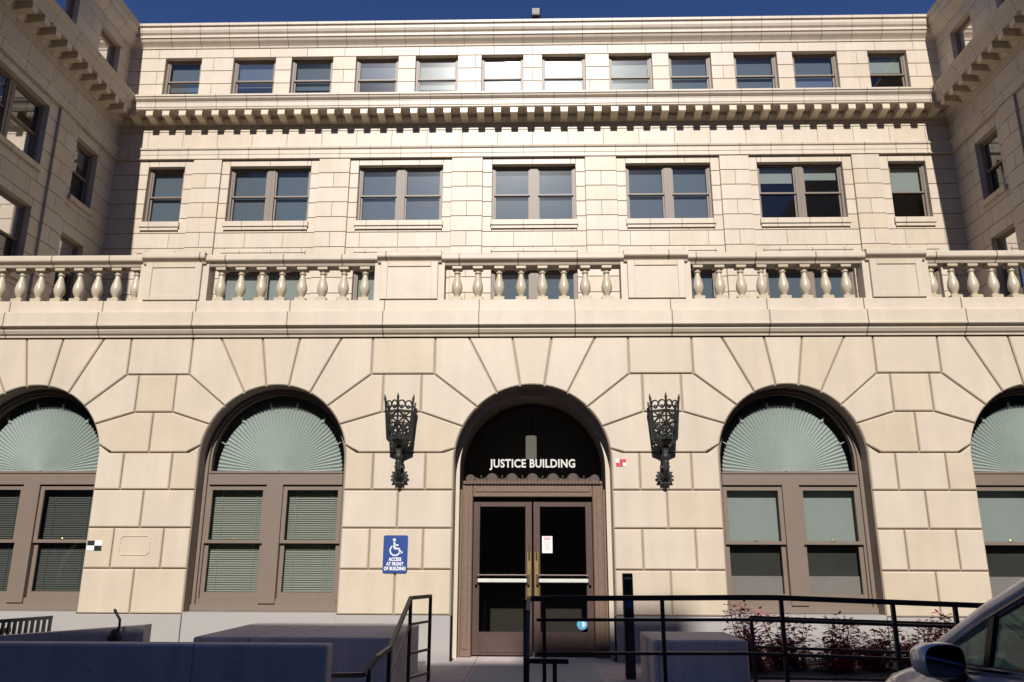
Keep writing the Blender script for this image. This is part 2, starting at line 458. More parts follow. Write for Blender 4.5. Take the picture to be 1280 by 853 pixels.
# ---- upper main facade, plane Y = 11
YU = 11.0; XW = 13.88
mpU = lambda u, z, d: (u, YU - d, z)
mpL = lambda u, z, d: (-XW + d, u, z)
mpR = lambda u, z, d: (XW - d, u, z)
Z = dict(wt=18.78, h4=18.30, s4=16.70, h3=14.12, s3=12.12, h2=10.45, s2=8.35)
C4 = [(-12.63, -11.37), (-10.25, -8.78), (-8.22, -6.78), (-5.98, -4.51), (-3.91, -2.45), (-1.63, -.2), (.45, 1.93), (2.74, 4.21), (4.78, 6.22), (7.0, 8.46), (8.99, 10.5), (11.54, 12.85)]
C3 = [(-9.97, -7.26), (-5.66, -2.86), (-1.23, 1.52), (3.17, 5.95), (7.47, 10.25)]
S3 = [(-12.72, -11.5), (11.74, 12.95)]
open_ = [(a, b, Z['s4'], Z['h4']) for a, b in C4] + [(a, b, Z['s3'], Z['h3']) for a, b in C3 + S3] + [(a, b, Z['s2'], Z['h2']) for a, b in C3 + S3]
PIL = [(-11.2, -10.25), (-6.98, -5.95), (-2.56, -1.54), (1.83, 2.86), (6.24, 7.2), (10.55, 11.45)]
pil = [(a, b, 5.0, 14.36) for a, b in PIL]
mb = MB()
lev_lo = [14.36 - .525*k for k in range(18)][::-1]
wall_courses(mb, mpU, lev_lo, -XW-.05, XW+.05, open_, pil, 1.25)
wall_courses(mb, mpU, [14.80, 15.42], -XW-.05, XW+.05, [], [], 1.18)
wall_courses(mb, mpU, [15.42, 15.9, 16.30, 16.78, 17.28, 17.79, 18.30, 18.80], -XW-.05, XW+.05, open_, [], 1.3)
for o in open_: reveal(mb, mpU, *o, -.02, -.30)
mb.face([(-XW, YU+.02, 14.3), (XW, YU+.02, 14.3), (XW, YU+.02, 14.85), (-XW, YU+.02, 14.85)], 1)
mb.build('upper_wall', [M['stone'], M['grout']], B)
# apron panels and sills under the third-floor windows
for a, b in C3 + S3:
    s = MB(); s.box(a-.05, b+.05, YU-.10, YU-.002, 11.93, 12.118, bev=.012); s.box(a-.02, b+.02, YU-.06, YU-.002, 11.83, 11.928)
    s.build('window_sill', M['trim'], B)
    s = MB(); s.box(a-.02, b+.02, YU-.055, YU-.002, 11.02, 11.12, bev=.01); s.box(a+.0, b-.0, YU-.03, YU-.002, 10.93, 11.017)
    s.build('window_head_ledge', M['trim'], B)

def fullrun(p, z): return ((-(XW - p), YU - p, z), (XW - p, YU - p, z))
YF = -6.0
def leftrun(p, z): return ((-(XW - p), YF, z), (-(XW - p), YU - p, z))
def rightrun(p, z): return (((XW - p), YF, z), ((XW - p), YU - p, z))
COPE = [(-.3, 19.52), (.34, 19.47), (.36, 19.45), (.36, 19.36), (.30, 19.34), (.30, 19.22), (.27, 19.13), (.20, 19.06), (.24, 19.05), (.24, 18.96), (.20, 18.94), (.17, 18.86), (.09, 18.78), (.04, 18.72), (.03, 18.66), (-.3, 18.66)]
CORN = [(-.2, 16.52), (.70, 16.40), (.78, 16.385), (.78, 16.32), (.75, 16.30), (.74, 16.25), (.68, 16.19), (.66, 16.18), (.66, 16.15), (.65, 16.14), (.65, 15.99), (.63, 15.97), (.63, 15.93), (.60, 15.90), (.16, 15.898), (.155, 15.80), (.12, 15.76), (.05, 15.70), (.02, 15.67), (-.2, 15.67)]
BELT = [(-.1, 14.82), (.09, 14.80), (.11, 14.77), (.10, 14.72), (.06, 14.70), (.06, 14.55), (.045, 14.53), (.045, 14.42), (.10, 14.40), (.10, 14.37), (-.1, 14.355)]
for run, mm in ((fullrun, M['trim']), (leftrun, M['trimy']), (rightrun, M['trimy'])):
    moulding('coping', COPE, run, mm, B)
    moulding('cornice', CORN, run, mm, B)
    moulding('belt_moulding', BELT, run, mm, B)
# modillions
def modillion(mb):
    prof = [(.03, 15.905), (.585, 15.905), (.59, 15.73), (.565, 15.70), (.46, 15.705), (.34, 15.695), (.22, 15.67), (.16, 15.67), (.03, 15.67)]
    w = .115
    a = [(-w, -p, z) for p, z in prof]; b = [(w, -p, z) for p, z in prof]
    mb.grid([a, b], 0, True); mb.face(a); mb.face(b[::-1])
    mb.box(-w-.012, w+.012, -.585, -.03, 15.865, 15.898)
mod_me = mk(modillion, 'modillion', M['modil'], 'mod')
k = 0
for i in range(-24, 25):
    link('modillion', mod_me, B, Matrix.Translation((i * .552 + .05, YU, 0)))
for i in range(16):
    y = 10.45 - .552 * i - .35
    link('modillion', mod_me, B, Matrix.Translation((-XW, y, 0)) @ Matrix.Rotation(R(90), 4, 'Z'))
    link('modillion', mod_me, B, Matrix.Translation((XW, y, 0)) @ Matrix.Rotation(R(-90), 4, 'Z'))

# windows of the main upper facade
bl4 = [('roller', .72, 1), ('roller', .62, 1), ('roller', .70, 1), ('roller', .5, 1), ('roller', .72), ('roller', .8), ('roller', .9), ('roller', .95), ('roller', .97, 1), ('roller', .97, 1), ('roller', .97, 1), ('roller', .40)]
for (a, b), q in zip(C4, bl4):
    rect_window(B, b - a, Z['h4'] - Z['s4'], Matrix.Translation(((a+b)/2, YU + .17, Z['s4'])), False, [q])
bl3 = [(('roller', .97, 1), ('roller', .97, 1)), (('roller', .97, 1), ('roller', .97, 1)), (('roller', .97, 1), ('roller', .97, 1)), (('roller', .97, 1), ('roller', .97, 1)), (('roller', .28), ('roller', .22))]
for (a, b), q in zip(C3, bl3):
    rect_window(B, b - a, Z['h3'] - Z['s3'], Matrix.Translation(((a+b)/2, YU + .17, Z['s3'])), True, q)
for (a, b) in S3:
    rect_window(B, b - a, Z['h3'] - Z['s3'], Matrix.Translation(((a+b)/2, YU + .17, Z['s3'])), False, [('roller', .5)] if a > 0 else [('roller', .97, 1)])
bl2 = [(('roller', .97), ('roller', .97)), (('roller', .97), ('roller', .95)), (('roller', .97, 1), ('roller', .97, 1)), (('roller', .97, 1), ('roller', .9, 1)), (('roller', .97, 1), ('roller', .97, 1))]
for (a, b), q in zip(C3, bl2):
    rect_window(B, b - a, Z['h2'] - Z['s2'], Matrix.Translation(((a+b)/2, YU + .17, Z['s2'])), True, q)
for (a, b) in S3:
    rect_window(B, b - a, Z['h2'] - Z['s2'], Matrix.Translation(((a+b)/2, YU + .17, Z['s2'])), False, [None])

# ---- wings
for side, mp, dy in ((-1, mpL, 0.0), (1, mpR, -.2)):
    ow = [(9.12+dy, 10.30+dy, Z['s4'], Z['h4']), (6.62+dy, 7.80+dy, Z['s4'], Z['h4']), (4.1+dy, 5.3+dy, Z['s4'], Z['h4']),
          (8.80+dy, 9.97+dy, 12.08, 14.02), (8.76+dy, 9.93+dy, 8.9, 10.85), (4.45+dy, 7.25+dy, 12.2, 14.12), (4.42+dy, 7.22+dy, 8.9, 10.95),
          (1.2, 2.4, 12.08, 14.02), (-2.8, 0, 12.2, 14.12)]
    pl = [(7.70+dy, 8.50+dy, 5.0, 14.36), (3.2+dy, 4.0+dy, 5.0, 14.36)]
    mb = MB()
    wall_courses(mb, mp, lev_lo[::1], YF, YU+.05, ow, pl, 1.25)
    wall_courses(mb, mp, [-.4, .6, 1.3, 2.0, 2.7, 3.4, 4.1, 4.8, lev_lo[0]], YF, YU, [], [], 1.4)
    wall_courses(mb, mp, [14.80, 15.42], YF, YU+.05, [], [], 1.18)
    wall_courses(mb, mp, [15.42, 15.9, 16.30, 16.78, 17.28, 17.79, 18.30, 18.80], YF, YU+.05, ow, [], 1.3)
    for o in ow: reveal(mb, mp, *o, -.02, -.30)
    # end and outer faces of the wing
    xo = side * 30; xi = side * XW
    mb.face([(xi, YF, -.4), (xo, YF, -.4), (xo, YF, 19.4), (xi, YF, 19.4)], 0)
    mb.face([(xo, YF, -.4), (xo, 30, -.4), (xo, 30, 19.4), (xo, YF, 19.4)], 0)
    mb.build('wing_wall', [M['stone'], M['groutdk']], B)
    rot = Matrix.Rotation(R(90) * (1 if side < 0 else -1), 4, 'Z')
    for n_, o in enumerate(ow):
        w = o[1] - o[0]; dbl = w > 2
        q = [('roller', .3), None] if n_ % 2 else [None, ('roller', .4)]
        rect_window(B, w, o[3] - o[2], Matrix.Translation((side * (XW + .17), (o[0]+o[1])/2, o[2])) @ rot, dbl, q)
    for o in ow[3:]:
        s = MB()
        x0, x1 = (side * (XW - .09), side * (XW - .002))
        s.box(x0, x1, o[0]-.05, o[1]+.05, o[2]-.17, o[2]-.002, bev=.012)
        s.build('window_sill', M['trimy'], B)
# dark rooms behind the glass, roofs
s = MB()
s.face([(-XW, YU+1.6, 5), (XW, YU+1.6, 5), (XW, YU+1.6, 19.3), (-XW, YU+1.6, 19.3)])
for z in (11.0, 15.2): s.box(-XW, XW, YU+.32, YU+1.59, z, z+.3)
for sd in (-1, 1):
    x = sd * (XW + 1.6)
    s.face([(x, YF, -.4), (x, YU, -.4), (x, YU, 19.3), (x, YF, 19.3)])
    s.face([(sd*(XW+.06), YU+.10, -.4), (x, YU+.10, -.4), (x, YU+.10, 19.3), (sd*(XW+.06), YU+.10, 19.3)])
    for z in (11.2, 15.2): s.box(sd*(XW+.32), sd*(XW+1.59), YF, YU, z, z+.3)
s.build('room_interior', M['room'], B)
s = MB()
s.box(-30, 30, YU+.25, 30, 18.9, 19.3); s.box(-30, -XW-.25, YF, YU+.24, 18.9, 19.3); s.box(XW+.25, 30, YF, YU+.24, 18.9, 19.3)
s.build('roof', M['roofing'], B)

# ---- entrance arcade, plane Y = 0
mpA = lambda u, z, d: (u, -d, z)
ZT = 5.12
ARCH = [(-8.29, 1.19, 4.29), (-4.22, 1.205, 4.29), (.035, 1.275, 4.29), (4.235, 1.19, 4.29), (8.27, 1.19, 4.29)]
def arcpt(A, deg):   # deg from vertical, + to the right
    cx, r, za = A
    return (cx + r*math.sin(R(deg)), za - r + r*math.cos(R(deg)))
def arc(A, d0, d1, n=5): return [arcpt(A, d0 + (d1-d0)*i/n) for i in range(n+1)]
def rad_top(A, deg):
    cx, r, za = A; zc = za - r
    return (cx + (ZT - zc) * math.tan(R(deg)), ZT)
mb = MB()
G = dict(g=.012, c=.016, dep=.035)
CZ = [.66, 1.34, 1.97, 2.57, 3.17]
piers = []
for A in ARCH:
    block(mb, [rad_top(A, -9), *arc(A, -9, 9), rad_top(A, 9)], mpA, **G)
    for sg in (-1, 1):
        block(mb, [rad_top(A, 9*sg), *arc(A, 9*sg, 27*sg), rad_top(A, 27*sg)], mpA, **G)
def pier(A, Bq):
    """stones between arch A (left) and arch Bq (right); either may be missing at the ends of the front"""
    xl = A[0] + A[1] if A else -XW; xr = Bq[0] - Bq[1] if Bq else XW
    xm = (xl + xr) / 2 if A and Bq else None
    if not (A and Bq):
        lev = [.66, 1.34, 1.97, 2.57, 3.17, 3.84, 4.48, ZT]
        q = A or Bq
        sg = 1 if A else -1
        lim = q[0] + sg * 1.6; ext = XW * sg
        for i in range(len(lev) - 1):
            if i < 4: sp = (min(q[0]+sg*q[1], ext), max(q[0]+sg*q[1], ext))
            else: sp = (min(lim, ext), max(lim, ext))
            course(mb, mpA, lev[i], lev[i+1], [sp], 1.2, .3 + .6*(i % 2), 0, .013, .016, .035)
        for a0, a1, zz in ((27, 45, None), (45, 63, 4.48), (63, 81, 3.84)):
            P = arc(q, a0*sg, a1*sg)
            if zz is None: poly = [rad_top(q, 27*sg), *P, (lim, 4.48), (lim, ZT)]
            elif zz == 4.48: poly = [(lim, 4.48), *P, (lim, 3.84)]
            else: poly = [(lim, 3.84), *P, (lim, 3.17)]
            block(mb, poly, mpA, **G)
        block(mb, [*arc(q, 81*sg, 90*sg, 3), (q[0]+sg*q[1], 3.0), (q[0]+sg*q[1], 2.98), (lim, 2.98), (lim, 3.17)], mpA, **G)
        return
    kx = .53; vx = .32
    block(mb, [(xm-kx, 4.48), (xm+kx, 4.48), (xm+kx, ZT), (xm-kx, ZT)], mpA, **G)
    block(mb, [(xm-vx, 3.84), (xm+vx, 3.84), (xm+vx, 4.48), (xm-vx, 4.48)], mpA, **G)
    for q, sg in ((A, 1), (Bq, -1)):
        s_ = -sg
        k1 = xm + s_*kx; v1 = xm + s_*vx
        block(mb, [rad_top(q, 27*sg), *arc(q, 27*sg, 45*sg), (k1, 4.48), (k1, ZT)], mpA, **G)
        block(mb, [(k1, 4.48), *arc(q, 45*sg, 63*sg), (v1, 3.84), (v1, 4.48)], mpA, **G)
        e = q[0] + sg*q[1]
        block(mb, [(v1, 3.84), *arc(q, 63*sg, 80*sg), (e + sg*.22, 3.17), (xm, 3.17), (xm, 3.84)], mpA, **G)
    zl = [2.57, 3.17]
    w = xr - xl
    # course just under the springing: ends follow the arch, then straight jambs
    jl = [*reversed(arc(A, 80, 90, 3)), (A[0]+A[1]+.22, 3.17)]
    pl = arc(A, 80, 90, 3); pr = arc(Bq, -80, -90, 3)
    u1, u2 = xl + w*.26, xr - w*.26
    block(mb, [(u1, 3.17), (pl[0][0]+.20, 3.17), *pl, (xl, 2.57), (u1, 2.57)], mpA, **G)
    block(mb, [(u2, 3.17), (pr[0][0]-.20, 3.17), *pr, (xr, 2.57), (u2, 2.57)], mpA, **G)
    block(mb, [(u1, 2.57), (u2, 2.57), (u2, 3.17), (u1, 3.17)], mpA, **G)
    for i, (z0, z1) in enumerate(((1.97, 2.57), (1.34, 1.97), (.66, 1.34))):
        if i % 2 == 0: us = [xl, xm, xr]
        else: us = [xl, xl + w*.26, xr - w*.26, xr]
        for a, b in zip(us[:-1], us[1:]): block(mb, [(a, z0), (b, z0), (b, z1), (a, z1)], mpA, **G)
al = [None] + ARCH + [None]
for a, b in zip(al[:-1], al[1:]): pier(a, b)
# intrados and jambs of each opening
for i, A in enumerate(ARCH):
    dd = -.34 if i != 2 else -.36
    pts = [(A[0]-A[1], .0)] + [(A[0]-A[1], .66)] + arc(A, -90, 90, 36) + [(A[0]+A[1], .66), (A[0]+A[1], 0)]
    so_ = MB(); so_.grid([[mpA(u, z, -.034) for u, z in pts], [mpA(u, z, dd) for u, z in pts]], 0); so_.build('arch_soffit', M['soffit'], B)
# inner order of the entrance arch
Ai = (ARCH[2][0], 1.205, 4.18)
po = [(ARCH[2][0]-1.275, 0)] + arc(ARCH[2], -90, 90, 36) + [(ARCH[2][0]+1.275, 0)]
pi_ = [(ARCH[2][0]-1.205, 0)] + arc(Ai, -90, 90, 36) + [(ARCH[2][0]+1.205, 0)]
mb.grid([[mpA(u, z, -.36) for u, z in po], [mpA(u, z, -.36) for u, z in pi_]], 0)
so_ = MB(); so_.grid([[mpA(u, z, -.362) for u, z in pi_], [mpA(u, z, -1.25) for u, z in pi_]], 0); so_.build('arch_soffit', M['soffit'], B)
# rounded access plate outline on the left pier
acc = MB()
for a, b in (((-6.5, 1.55), (-6.1, 1.55)), ((-6.1, 1.55), (-6.06, 1.59)), ((-6.06, 1.59), (-6.06, 1.80)), ((-6.06, 1.80), (-6.1, 1.84)), ((-6.1, 1.84), (-6.5, 1.84)), ((-6.5, 1.84), (-6.54, 1.80)), ((-6.54, 1.80), (-6.54, 1.59)), ((-6.54, 1.59), (-6.5, 1.55))):
    acc.bar((a[0], -.004, a[1]), (b[0], -.004, b[1]), .012, .012)
mb.build('arcade_wall', [M['stone'], M['channel']], B)
acc.build('access_plate', M['plain'], B)
# granite plinth under the piers and under the windows
edges = [-XW] + [v for A in ARCH for v in (A[0]-A[1], A[0]+A[1])] + [XW]
for i in range(0, len(edges), 2):
    s = MB(); s.box(edges[i], edges[i+1], -.03, .3, -.4, .658, bev=.008); s.build('granite_plinth', M['granite'], B)
for i, A in enumerate(ARCH):
    if i != 2:
        s = MB(); s.box(A[0]-A[1]+.002, A[0]+A[1]-.002, .01, .36, -.4, .69); s.build('granite_plinth', M['granite'], B)
# arcade cornice, plinth of the balustrade
def arun(p, z): return ((-XW + .01, -p, z), (XW - .01, -p, z))
moulding('arcade_cornice', [(-.2, 5.125), (.03, 5.125), (.035, 5.16), (.07, 5.18), (.10, 5.23), (.10, 5.25), (.135, 5.28), (.17, 5.295), (.17, 5.325), (.155, 5.33), (.155, 5.53), (.12, 5.555), (-.2, 5.565)], arun, M['cap'], B)
moulding('balustrade_plinth', [(-.34, 5.56), (.05, 5.56), (.05, 5.76), (.035, 5.775), (-.32, 5.775)], arun, M['cap'], B)
PED = [(-6.70, -5.66), (-2.60, -1.55), (1.645, 2.68), (5.76, 6.71)]
s = MB(); s.box(-XW+.01, XW-.01, .31, YU-.01, 5.0, 5.4); s.build('terrace_roof', M['roofing'], B)
for a, b in PED:
    s = MB()
    s.box(a+.03, b-.03, -.055, .30, 5.776, 6.46)
    for q in ((a+.03, a+.15), (b-.15, b-.03)): s.box(*q, -.075, -.056, 5.78, 6.46, bev=.006)
    s.box(a+.15, b-.15, -.073, -.056, 5.78, 5.86, bev=.006); s.box(a+.15, b-.15, -.073, -.056, 6.37, 6.46, bev=.006)
    s.box(a-.08, a+.028, -.02, .26, 5.776, 6.45); s.box(b-.028, b+.08, -.02, .26, 5.776, 6.45)
    s.build('pedestal', M['plain'], B)
RAIL = [(-.26, 6.42), (-.02, 6.42), (.0, 6.46), (.04, 6.485), (.06, 6.50), (.07, 6.52), (.07, 6.585), (.05, 6.61), (-.27, 6.62)]
gaps = [(-XW+.01, -6.62), (-5.74, -2.52), (-1.63, 1.725), (2.60, 5.84), (6.63, XW-.01)]
for a, b in gaps:
    moulding('balustrade_rail', RAIL, lambda p, z: ((a, -p, z), (b, -p, z)), M['trim'], B)
for a, b in PED:
    moulding('pedestal_cap', [(p + (.075 if p > -.1 else -.03), z + .022) for p, z in RAIL], lambda p, z: ((a-.03, -p, z), (b+.03, -p, z)), M['cap'], B)
bal_prof = [(.062, .075), (.066, .085), (.066, .10), (.05, .11), (.056, .125), (.085, .17), (.10, .22), (.103, .26), (.094, .32), (.072, .39), (.052, .45), (.045, .49), (.047, .505), (.064, .515), (.064, .535), (.047, .545), (.05, .565), (.07, .585)]
def baluster(mb):
    mb.lathe([(r_ * .9, z) for r_, z in bal_prof], (0, 0, 0), 20)
    mb.box(-.095, .095, -.095, .095, 0, .075, bev=.008); mb.box(-.088, .088, -.088, .088, .585, .64, bev=.008)
bal_me = mk(baluster, 'baluster', M['baluster'], 'bal'); 
for p in bal_me.polygons: p.use_smooth = True
bal_me.set_sharp_from_angle(angle=R(40))
BX = [-9.30, -8.94, -8.60, -8.25, -7.91, -7.58, -7.24, -6.90, -5.40, -5.05, -4.68, -4.33, -3.97, -3.61, -3.24, -2.87, -1.26, -.90, -.53, -.15, .22, .59, .96, 1.33, 2.90, 3.27, 3.64, 3.99, 4.36, 4.73, 5.08, 5.43, 6.89, 7.24, 7.58, 7.92, 8.26, 8.61, 8.95, -9.65, 9.3]
for x in BX: link('baluster', bal_me, B, Matrix.Translation((x, .12, 5.777)))

# lobby behind the arcade
YD_ = .62
s = MB()
s.face([(-XW, 3.2, -.1), (XW, 3.2, -.1), (XW, 3.2, 5.0), (-XW, 3.2, 5.0)])
s.face([(-XW, .3, -.02), (XW, .3, -.02), (XW, 3.2, -.02), (-XW, 3.2, -.02)])
for x in (-6.3, -2.1, 2.1, 6.3): s.box(x-.1, x+.1, .37, 3.19, 0, 4.9)
s.box(-2.0, 2.0, YD_ + .75, 3.19, 2.44, 2.58); s.box(-XW+.1, XW-.1, .37, 3.19, 4.92, 4.98)  # unseen slab added to block lunette light from the lobby, then the ceiling
s.build('room_interior', M['lobby'], B)

# ---- arched windows
def arched_window(A, kinds, low):
    cx, r, za = A; zc = za - r
    z0 = .69; ztr0, ztr1 = 2.68, 2.90
    f = .055
    r2 = r - .002
    mb = MB()
    # outer frame: jambs and arch ring
    out = [(-r2, z0)] + [(u - cx, z) for u, z in arc((cx, r2, zc + r2), -90, 90, 32)] + [(r2, z0)]
    inn = [(-r2+f, z0)] + [(u - cx, z) for u, z in arc((cx, r2-f, zc+r2-f), -90, 90, 32)] + [(r2-f, z0)]
    inn2 = [(-r2+f+.035, z0)] + [(u - cx, z) for u, z in arc((cx, r2-f-.035, zc+r2-f-.035), -90, 90, 32)] + [(r2-f-.035, z0)]
    L_ = lambda pts, y: [(u, y, z) for u, z in pts]
    mb.grid([L_(out, .0), L_(inn, .0), L_(inn, .045), L_(inn2, .045), L_(inn2, .16)], 0)
    ri = r2 - f - .035
    # transom, mullion, sill
    mb.box(-ri, ri, -.012, .15, ztr0, ztr1); mb.box(-ri, ri, -.03, -.012, ztr1-.035, ztr1-.002); mb.box(-.135, .135, -.012, .15, z0+.12, ztr0)
    mb.box(-r2+.001, r2-.001, -.06, .15, z0+.0, z0+.10, bev=.01); mb.box(-ri, ri, .02, .15, z0+.10, z0+.19)
    # glazing stop along the lunette
    win = mb.build('arched_window', M['frame'], B); win.location = (cx, .30, 0)
    # lunette glass and fan shade
    g = MB(); rg = ri
    P = [(u, .07, z) for u, z in [(u - cx, z) for u, z in arc((cx, rg, zc+rg), -90, 90, 32)]]
    P = [(-rg, .07, ztr1-.005)] + P + [(rg, .07, ztr1-.005)]
    g.face(P); g.build('pane', M['glass'], win)
    fan = MB(); n = 104; rows_a = []; rows_b = []
    cz = ztr1 + .0; ra = rg - .05; hz = zc + rg - .165 - cz
    for i in range(n + 1):
        t = PI * i / n
        e = .0 if i % 2 else .035
        x, z = math.cos(t), math.sin(t)
        k_ = 1.0 - (.012 if i % 2 else 0)
        rows_a.append((x*.03, .16, cz + z*.03)); rows_b.append((x*ra*k_, .16 + e, cz + z*hz*k_))
    mid = [tuple((a_ * .5 + b_ * .5) for a_, b_ in zip(p, q)) for p, q in zip(rows_a, rows_b)]
    fan.grid([rows_a, mid, rows_b], 0)
    for t in (25, 50, 78, 102, 130, 155):
        x, z = math.cos(R(t)), math.sin(R(t))
        fan.face([(x*ra*.97-.03, .155, cz+z*hz*.97), (x*ra*.97+.03, .155, cz+z*hz*.97), (x*(ra+.06)+.012, .155, cz+z*(hz+.07)), (x*(ra+.06)-.012, .155, cz+z*(hz+.07))])
    fan.build('fan_shade', M['fan'], win)
    for sg, kd in ((-1, kinds[0]), (1, kinds[1])):
        x0, x1 = (-ri+.002, -.137) if sg < 0 else (.137, ri-.002)
        sash_parts(win, x0, x1, z0+.19, ztr0-.02, kd, 0, fr=.065)
        t = MB(); zm = (z0+.19+ztr0-.02)/2
        t.lathe([(.012, 0), (.02, .01), (.012, .03)], ((x0+x1)/2, .035, zm+.022), 8); t.box((x0+x1)/2-.03, (x0+x1)/2+.03, .028, .04, zm+.02, zm+.03)
        t.build('sash_lock', M['brass'], win)
        if low:
            t = MB(); t.box(x0+.02, x1-.02, .19, .21, z0+.2, z0+.56); t.build('blind', M['board'], win)
            t = MB(); t.box(x0+.02, x1-.02, .225, .24, z0+.2, (z0+.19+ztr0-.02)/2+.12); t.build('tone_sheet', M['tone_sheet'], win)  # added sheet, its colour lifts the black lower panes to a dim tone
    return win
arched_window(ARCH[0], (('slats', 1.0, 'slatdark'), ('slats', 1.0, 'slatdark')), False)
arched_window(ARCH[1], (('slats', 1.0, 'slat'), ('slats', 1.0, 'slat')), False)
arched_window(ARCH[3], (('roller', .52), ('roller', .52)), True)
arched_window(ARCH[4], (('roller', .52), ('roller', .52)), True)

# ---- entrance: carved surround, doors, lunette
cx = ARCH[2][0]; YD = .62
s = MB()
for sg in (-1, 1):
    xa, xb = cx + sg*1.17, cx + sg*.99
    s.box(xa, xb, .50, .80, 0, 2.70, bev=.015)
    s.box(cx + sg*1.135, cx + sg*1.055, .482, .499, .12, 2.55, bev=.006)
    s.box(cx + sg*1.20, cx + sg*1.171, .52, .80, 0, 2.62)
s.box(cx-.989, cx+.989, .50, .80, 2.50, 2.70, bev=.01)
s.box(cx-.95, cx+.95, .482, .499, 2.58, 2.65, bev=.006)
s.box(cx-1.16, cx+1.16, .47, .80, 2.701, 2.76, bev=.012)
s.build('door_surround', M['carved'], B)
def crest(mb):
    for x in (-1.04, -.68, -.345, 0, .345, .68, 1.04):
        r_ = .105 if abs(x) < .9 else .085
        mb.lathe([(.0, .0), (r_*.55, .0), (r_*.6, .02), (r_*.85, .02), (r_, .045), (r_, .07), (r_*.8, .085), (0, .085)][::1], (cx+x, .62, 2.79), 14, 0, 'y')
    for x in (-.86, -.51, -.17, .17, .51, .86):
        mb.lathe([(.014, 0), (.008, .05), (.016, .075), (.016, .09), (.004, .10)], (cx+x, .57, 2.76), 8)
    for i in range(40):
        x = -1.1 + 2.2*i/39
        mb.box(cx+x-.018, cx+x+.018, .452, .469, 2.71, 2.75)
    a = [(-1.1, 2.76)]
    for i in range(61):
        x = -1.1 + 2.2*i/60
        a.append((x, 2.79 + .05*abs(math.cos(x*PI/.345))))
    a.append((1.1, 2.76))
    mb.prism(a, lambda u, z, d: (cx+u, .62-d, z), 0, .06)
cm = MB(); crest(cm); cm.build('carved_crest', M['crest'], B)
for sg in (-1, 1):
    x0, x1 = (cx-.985, cx-.012) if sg < 0 else (cx+.012, cx+.985)
    d = MB(); st = .11
    d.box(x0, x0+st, YD, YD+.06, .02, 2.46, bev=.006); d.box(x1-st, x1, YD, YD+.06, .02, 2.46, bev=.006)
    d.box(x0+st, x1-st, YD+.002, YD+.058, 2.35, 2.455); d.box(x0+st, x1-st, YD+.002, YD+.058, .022, .37)
    d.box(x0+st+.03, x1-st-.03, YD-.01, YD+.002, .06, .33, bev=.006)
    door = d.build('door', M['bronze'], B)
    g = MB(); g.face([(x0+st, YD+.03, .37), (x1-st, YD+.03, .37), (x1-st, YD+.03, 2.35), (x0+st, YD+.03, 2.35)]); g.build('pane', M['glassdark'], door)
    p = MB(); p.box(x0+.085, x1-.085, YD-.07, YD-.03, 1.135, 1.195, bev=.008)
    p.build('push_bar', M['bar'], door)
    p = MB(); p.tube([(x0+.05, YD-.06, 1.25), (x1-.05, YD-.06, 1.25)], .012, 8); [p.box(xx-.02, xx+.02, YD-.08, YD+.01, 1.10, 1.27, bev=.005) for xx in (x0+.06, x1-.06)]; p.build('pull_rail', M['bronze'], door)
    h = MB(); xx = cx + sg*.06
    h.box(xx-.035, xx+.035, YD-.012, YD+.001, .92, 1.62, bev=.004)
    h.tube([(xx, YD-.02, 1.50), (xx, YD-.06, 1.52), (xx, YD-.07, 1.62), (xx, YD-.06, 1.72), (xx, YD-.01, 1.74)], .013, 8)
    h.build('handle', M['brass'], door)
# lunette over the doors, set deep
YL = 1.12
s = MB()
pts = [(u, YL, z) for u, z in arc((cx, 1.2, 4.175), -90, 90, 32)]
s.face([(cx-1.2, YL, 2.62)] + pts + [(cx+1.2, YL, 2.62)]); s.build('lunette_glass', M['lunglass'], B)
s = MB()
o1 = [(u, z) for u, z in arc((cx, 1.2, 4.175), -90, 90, 32)]; o2 = [(u, z) for u, z in arc((cx, 1.11, 4.085), -90, 90, 32)]
s.grid([[(u, YL-.04, z) for u, z in o1], [(u, YL-.04, z) for u, z in o2], [(u, YL+.04, z) for u, z in o2]])
s.box(cx-1.19, cx+1.19, .81, YD+.745, 2.45, 2.60)  # transom slab, front end of the added lunette light blocker
s.build('lunette_frame', M['bronze'], B)

# ------------------------------------------------------------------ things on the front
let = text_mesh('lettering', 'JUSTICE BUILDING', .20, M['lettering'], None, (cx + .01, YL-.012, 3.055), (R(90), 0, 0), width=1.50, depth=.012, offset=.005)
tag(let, 'white capital letters reading JUSTICE BUILDING on the dark fanlight over the doors', 'lettering')
pl_ = thing('pendant_lamp', 'pale cylindrical lamp hanging behind the dark fanlight above the doors', 'lamp', (cx - .02, 1.75, 3.28))
q = MB(); q.lathe([(.02, .0), (.095, .0), (.10, .02), (.10, .40), (.09, .42), (.02, .43)], (0, 0, 0), 20); o = q.build('lamp_shade', M['pendant'], pl_); smooth_by_angle(o)
q = MB(); q.tube([(0, 0, .43), (0, 0, 1.7)], .012, 8); q.build('rod', M['iron'], pl_)

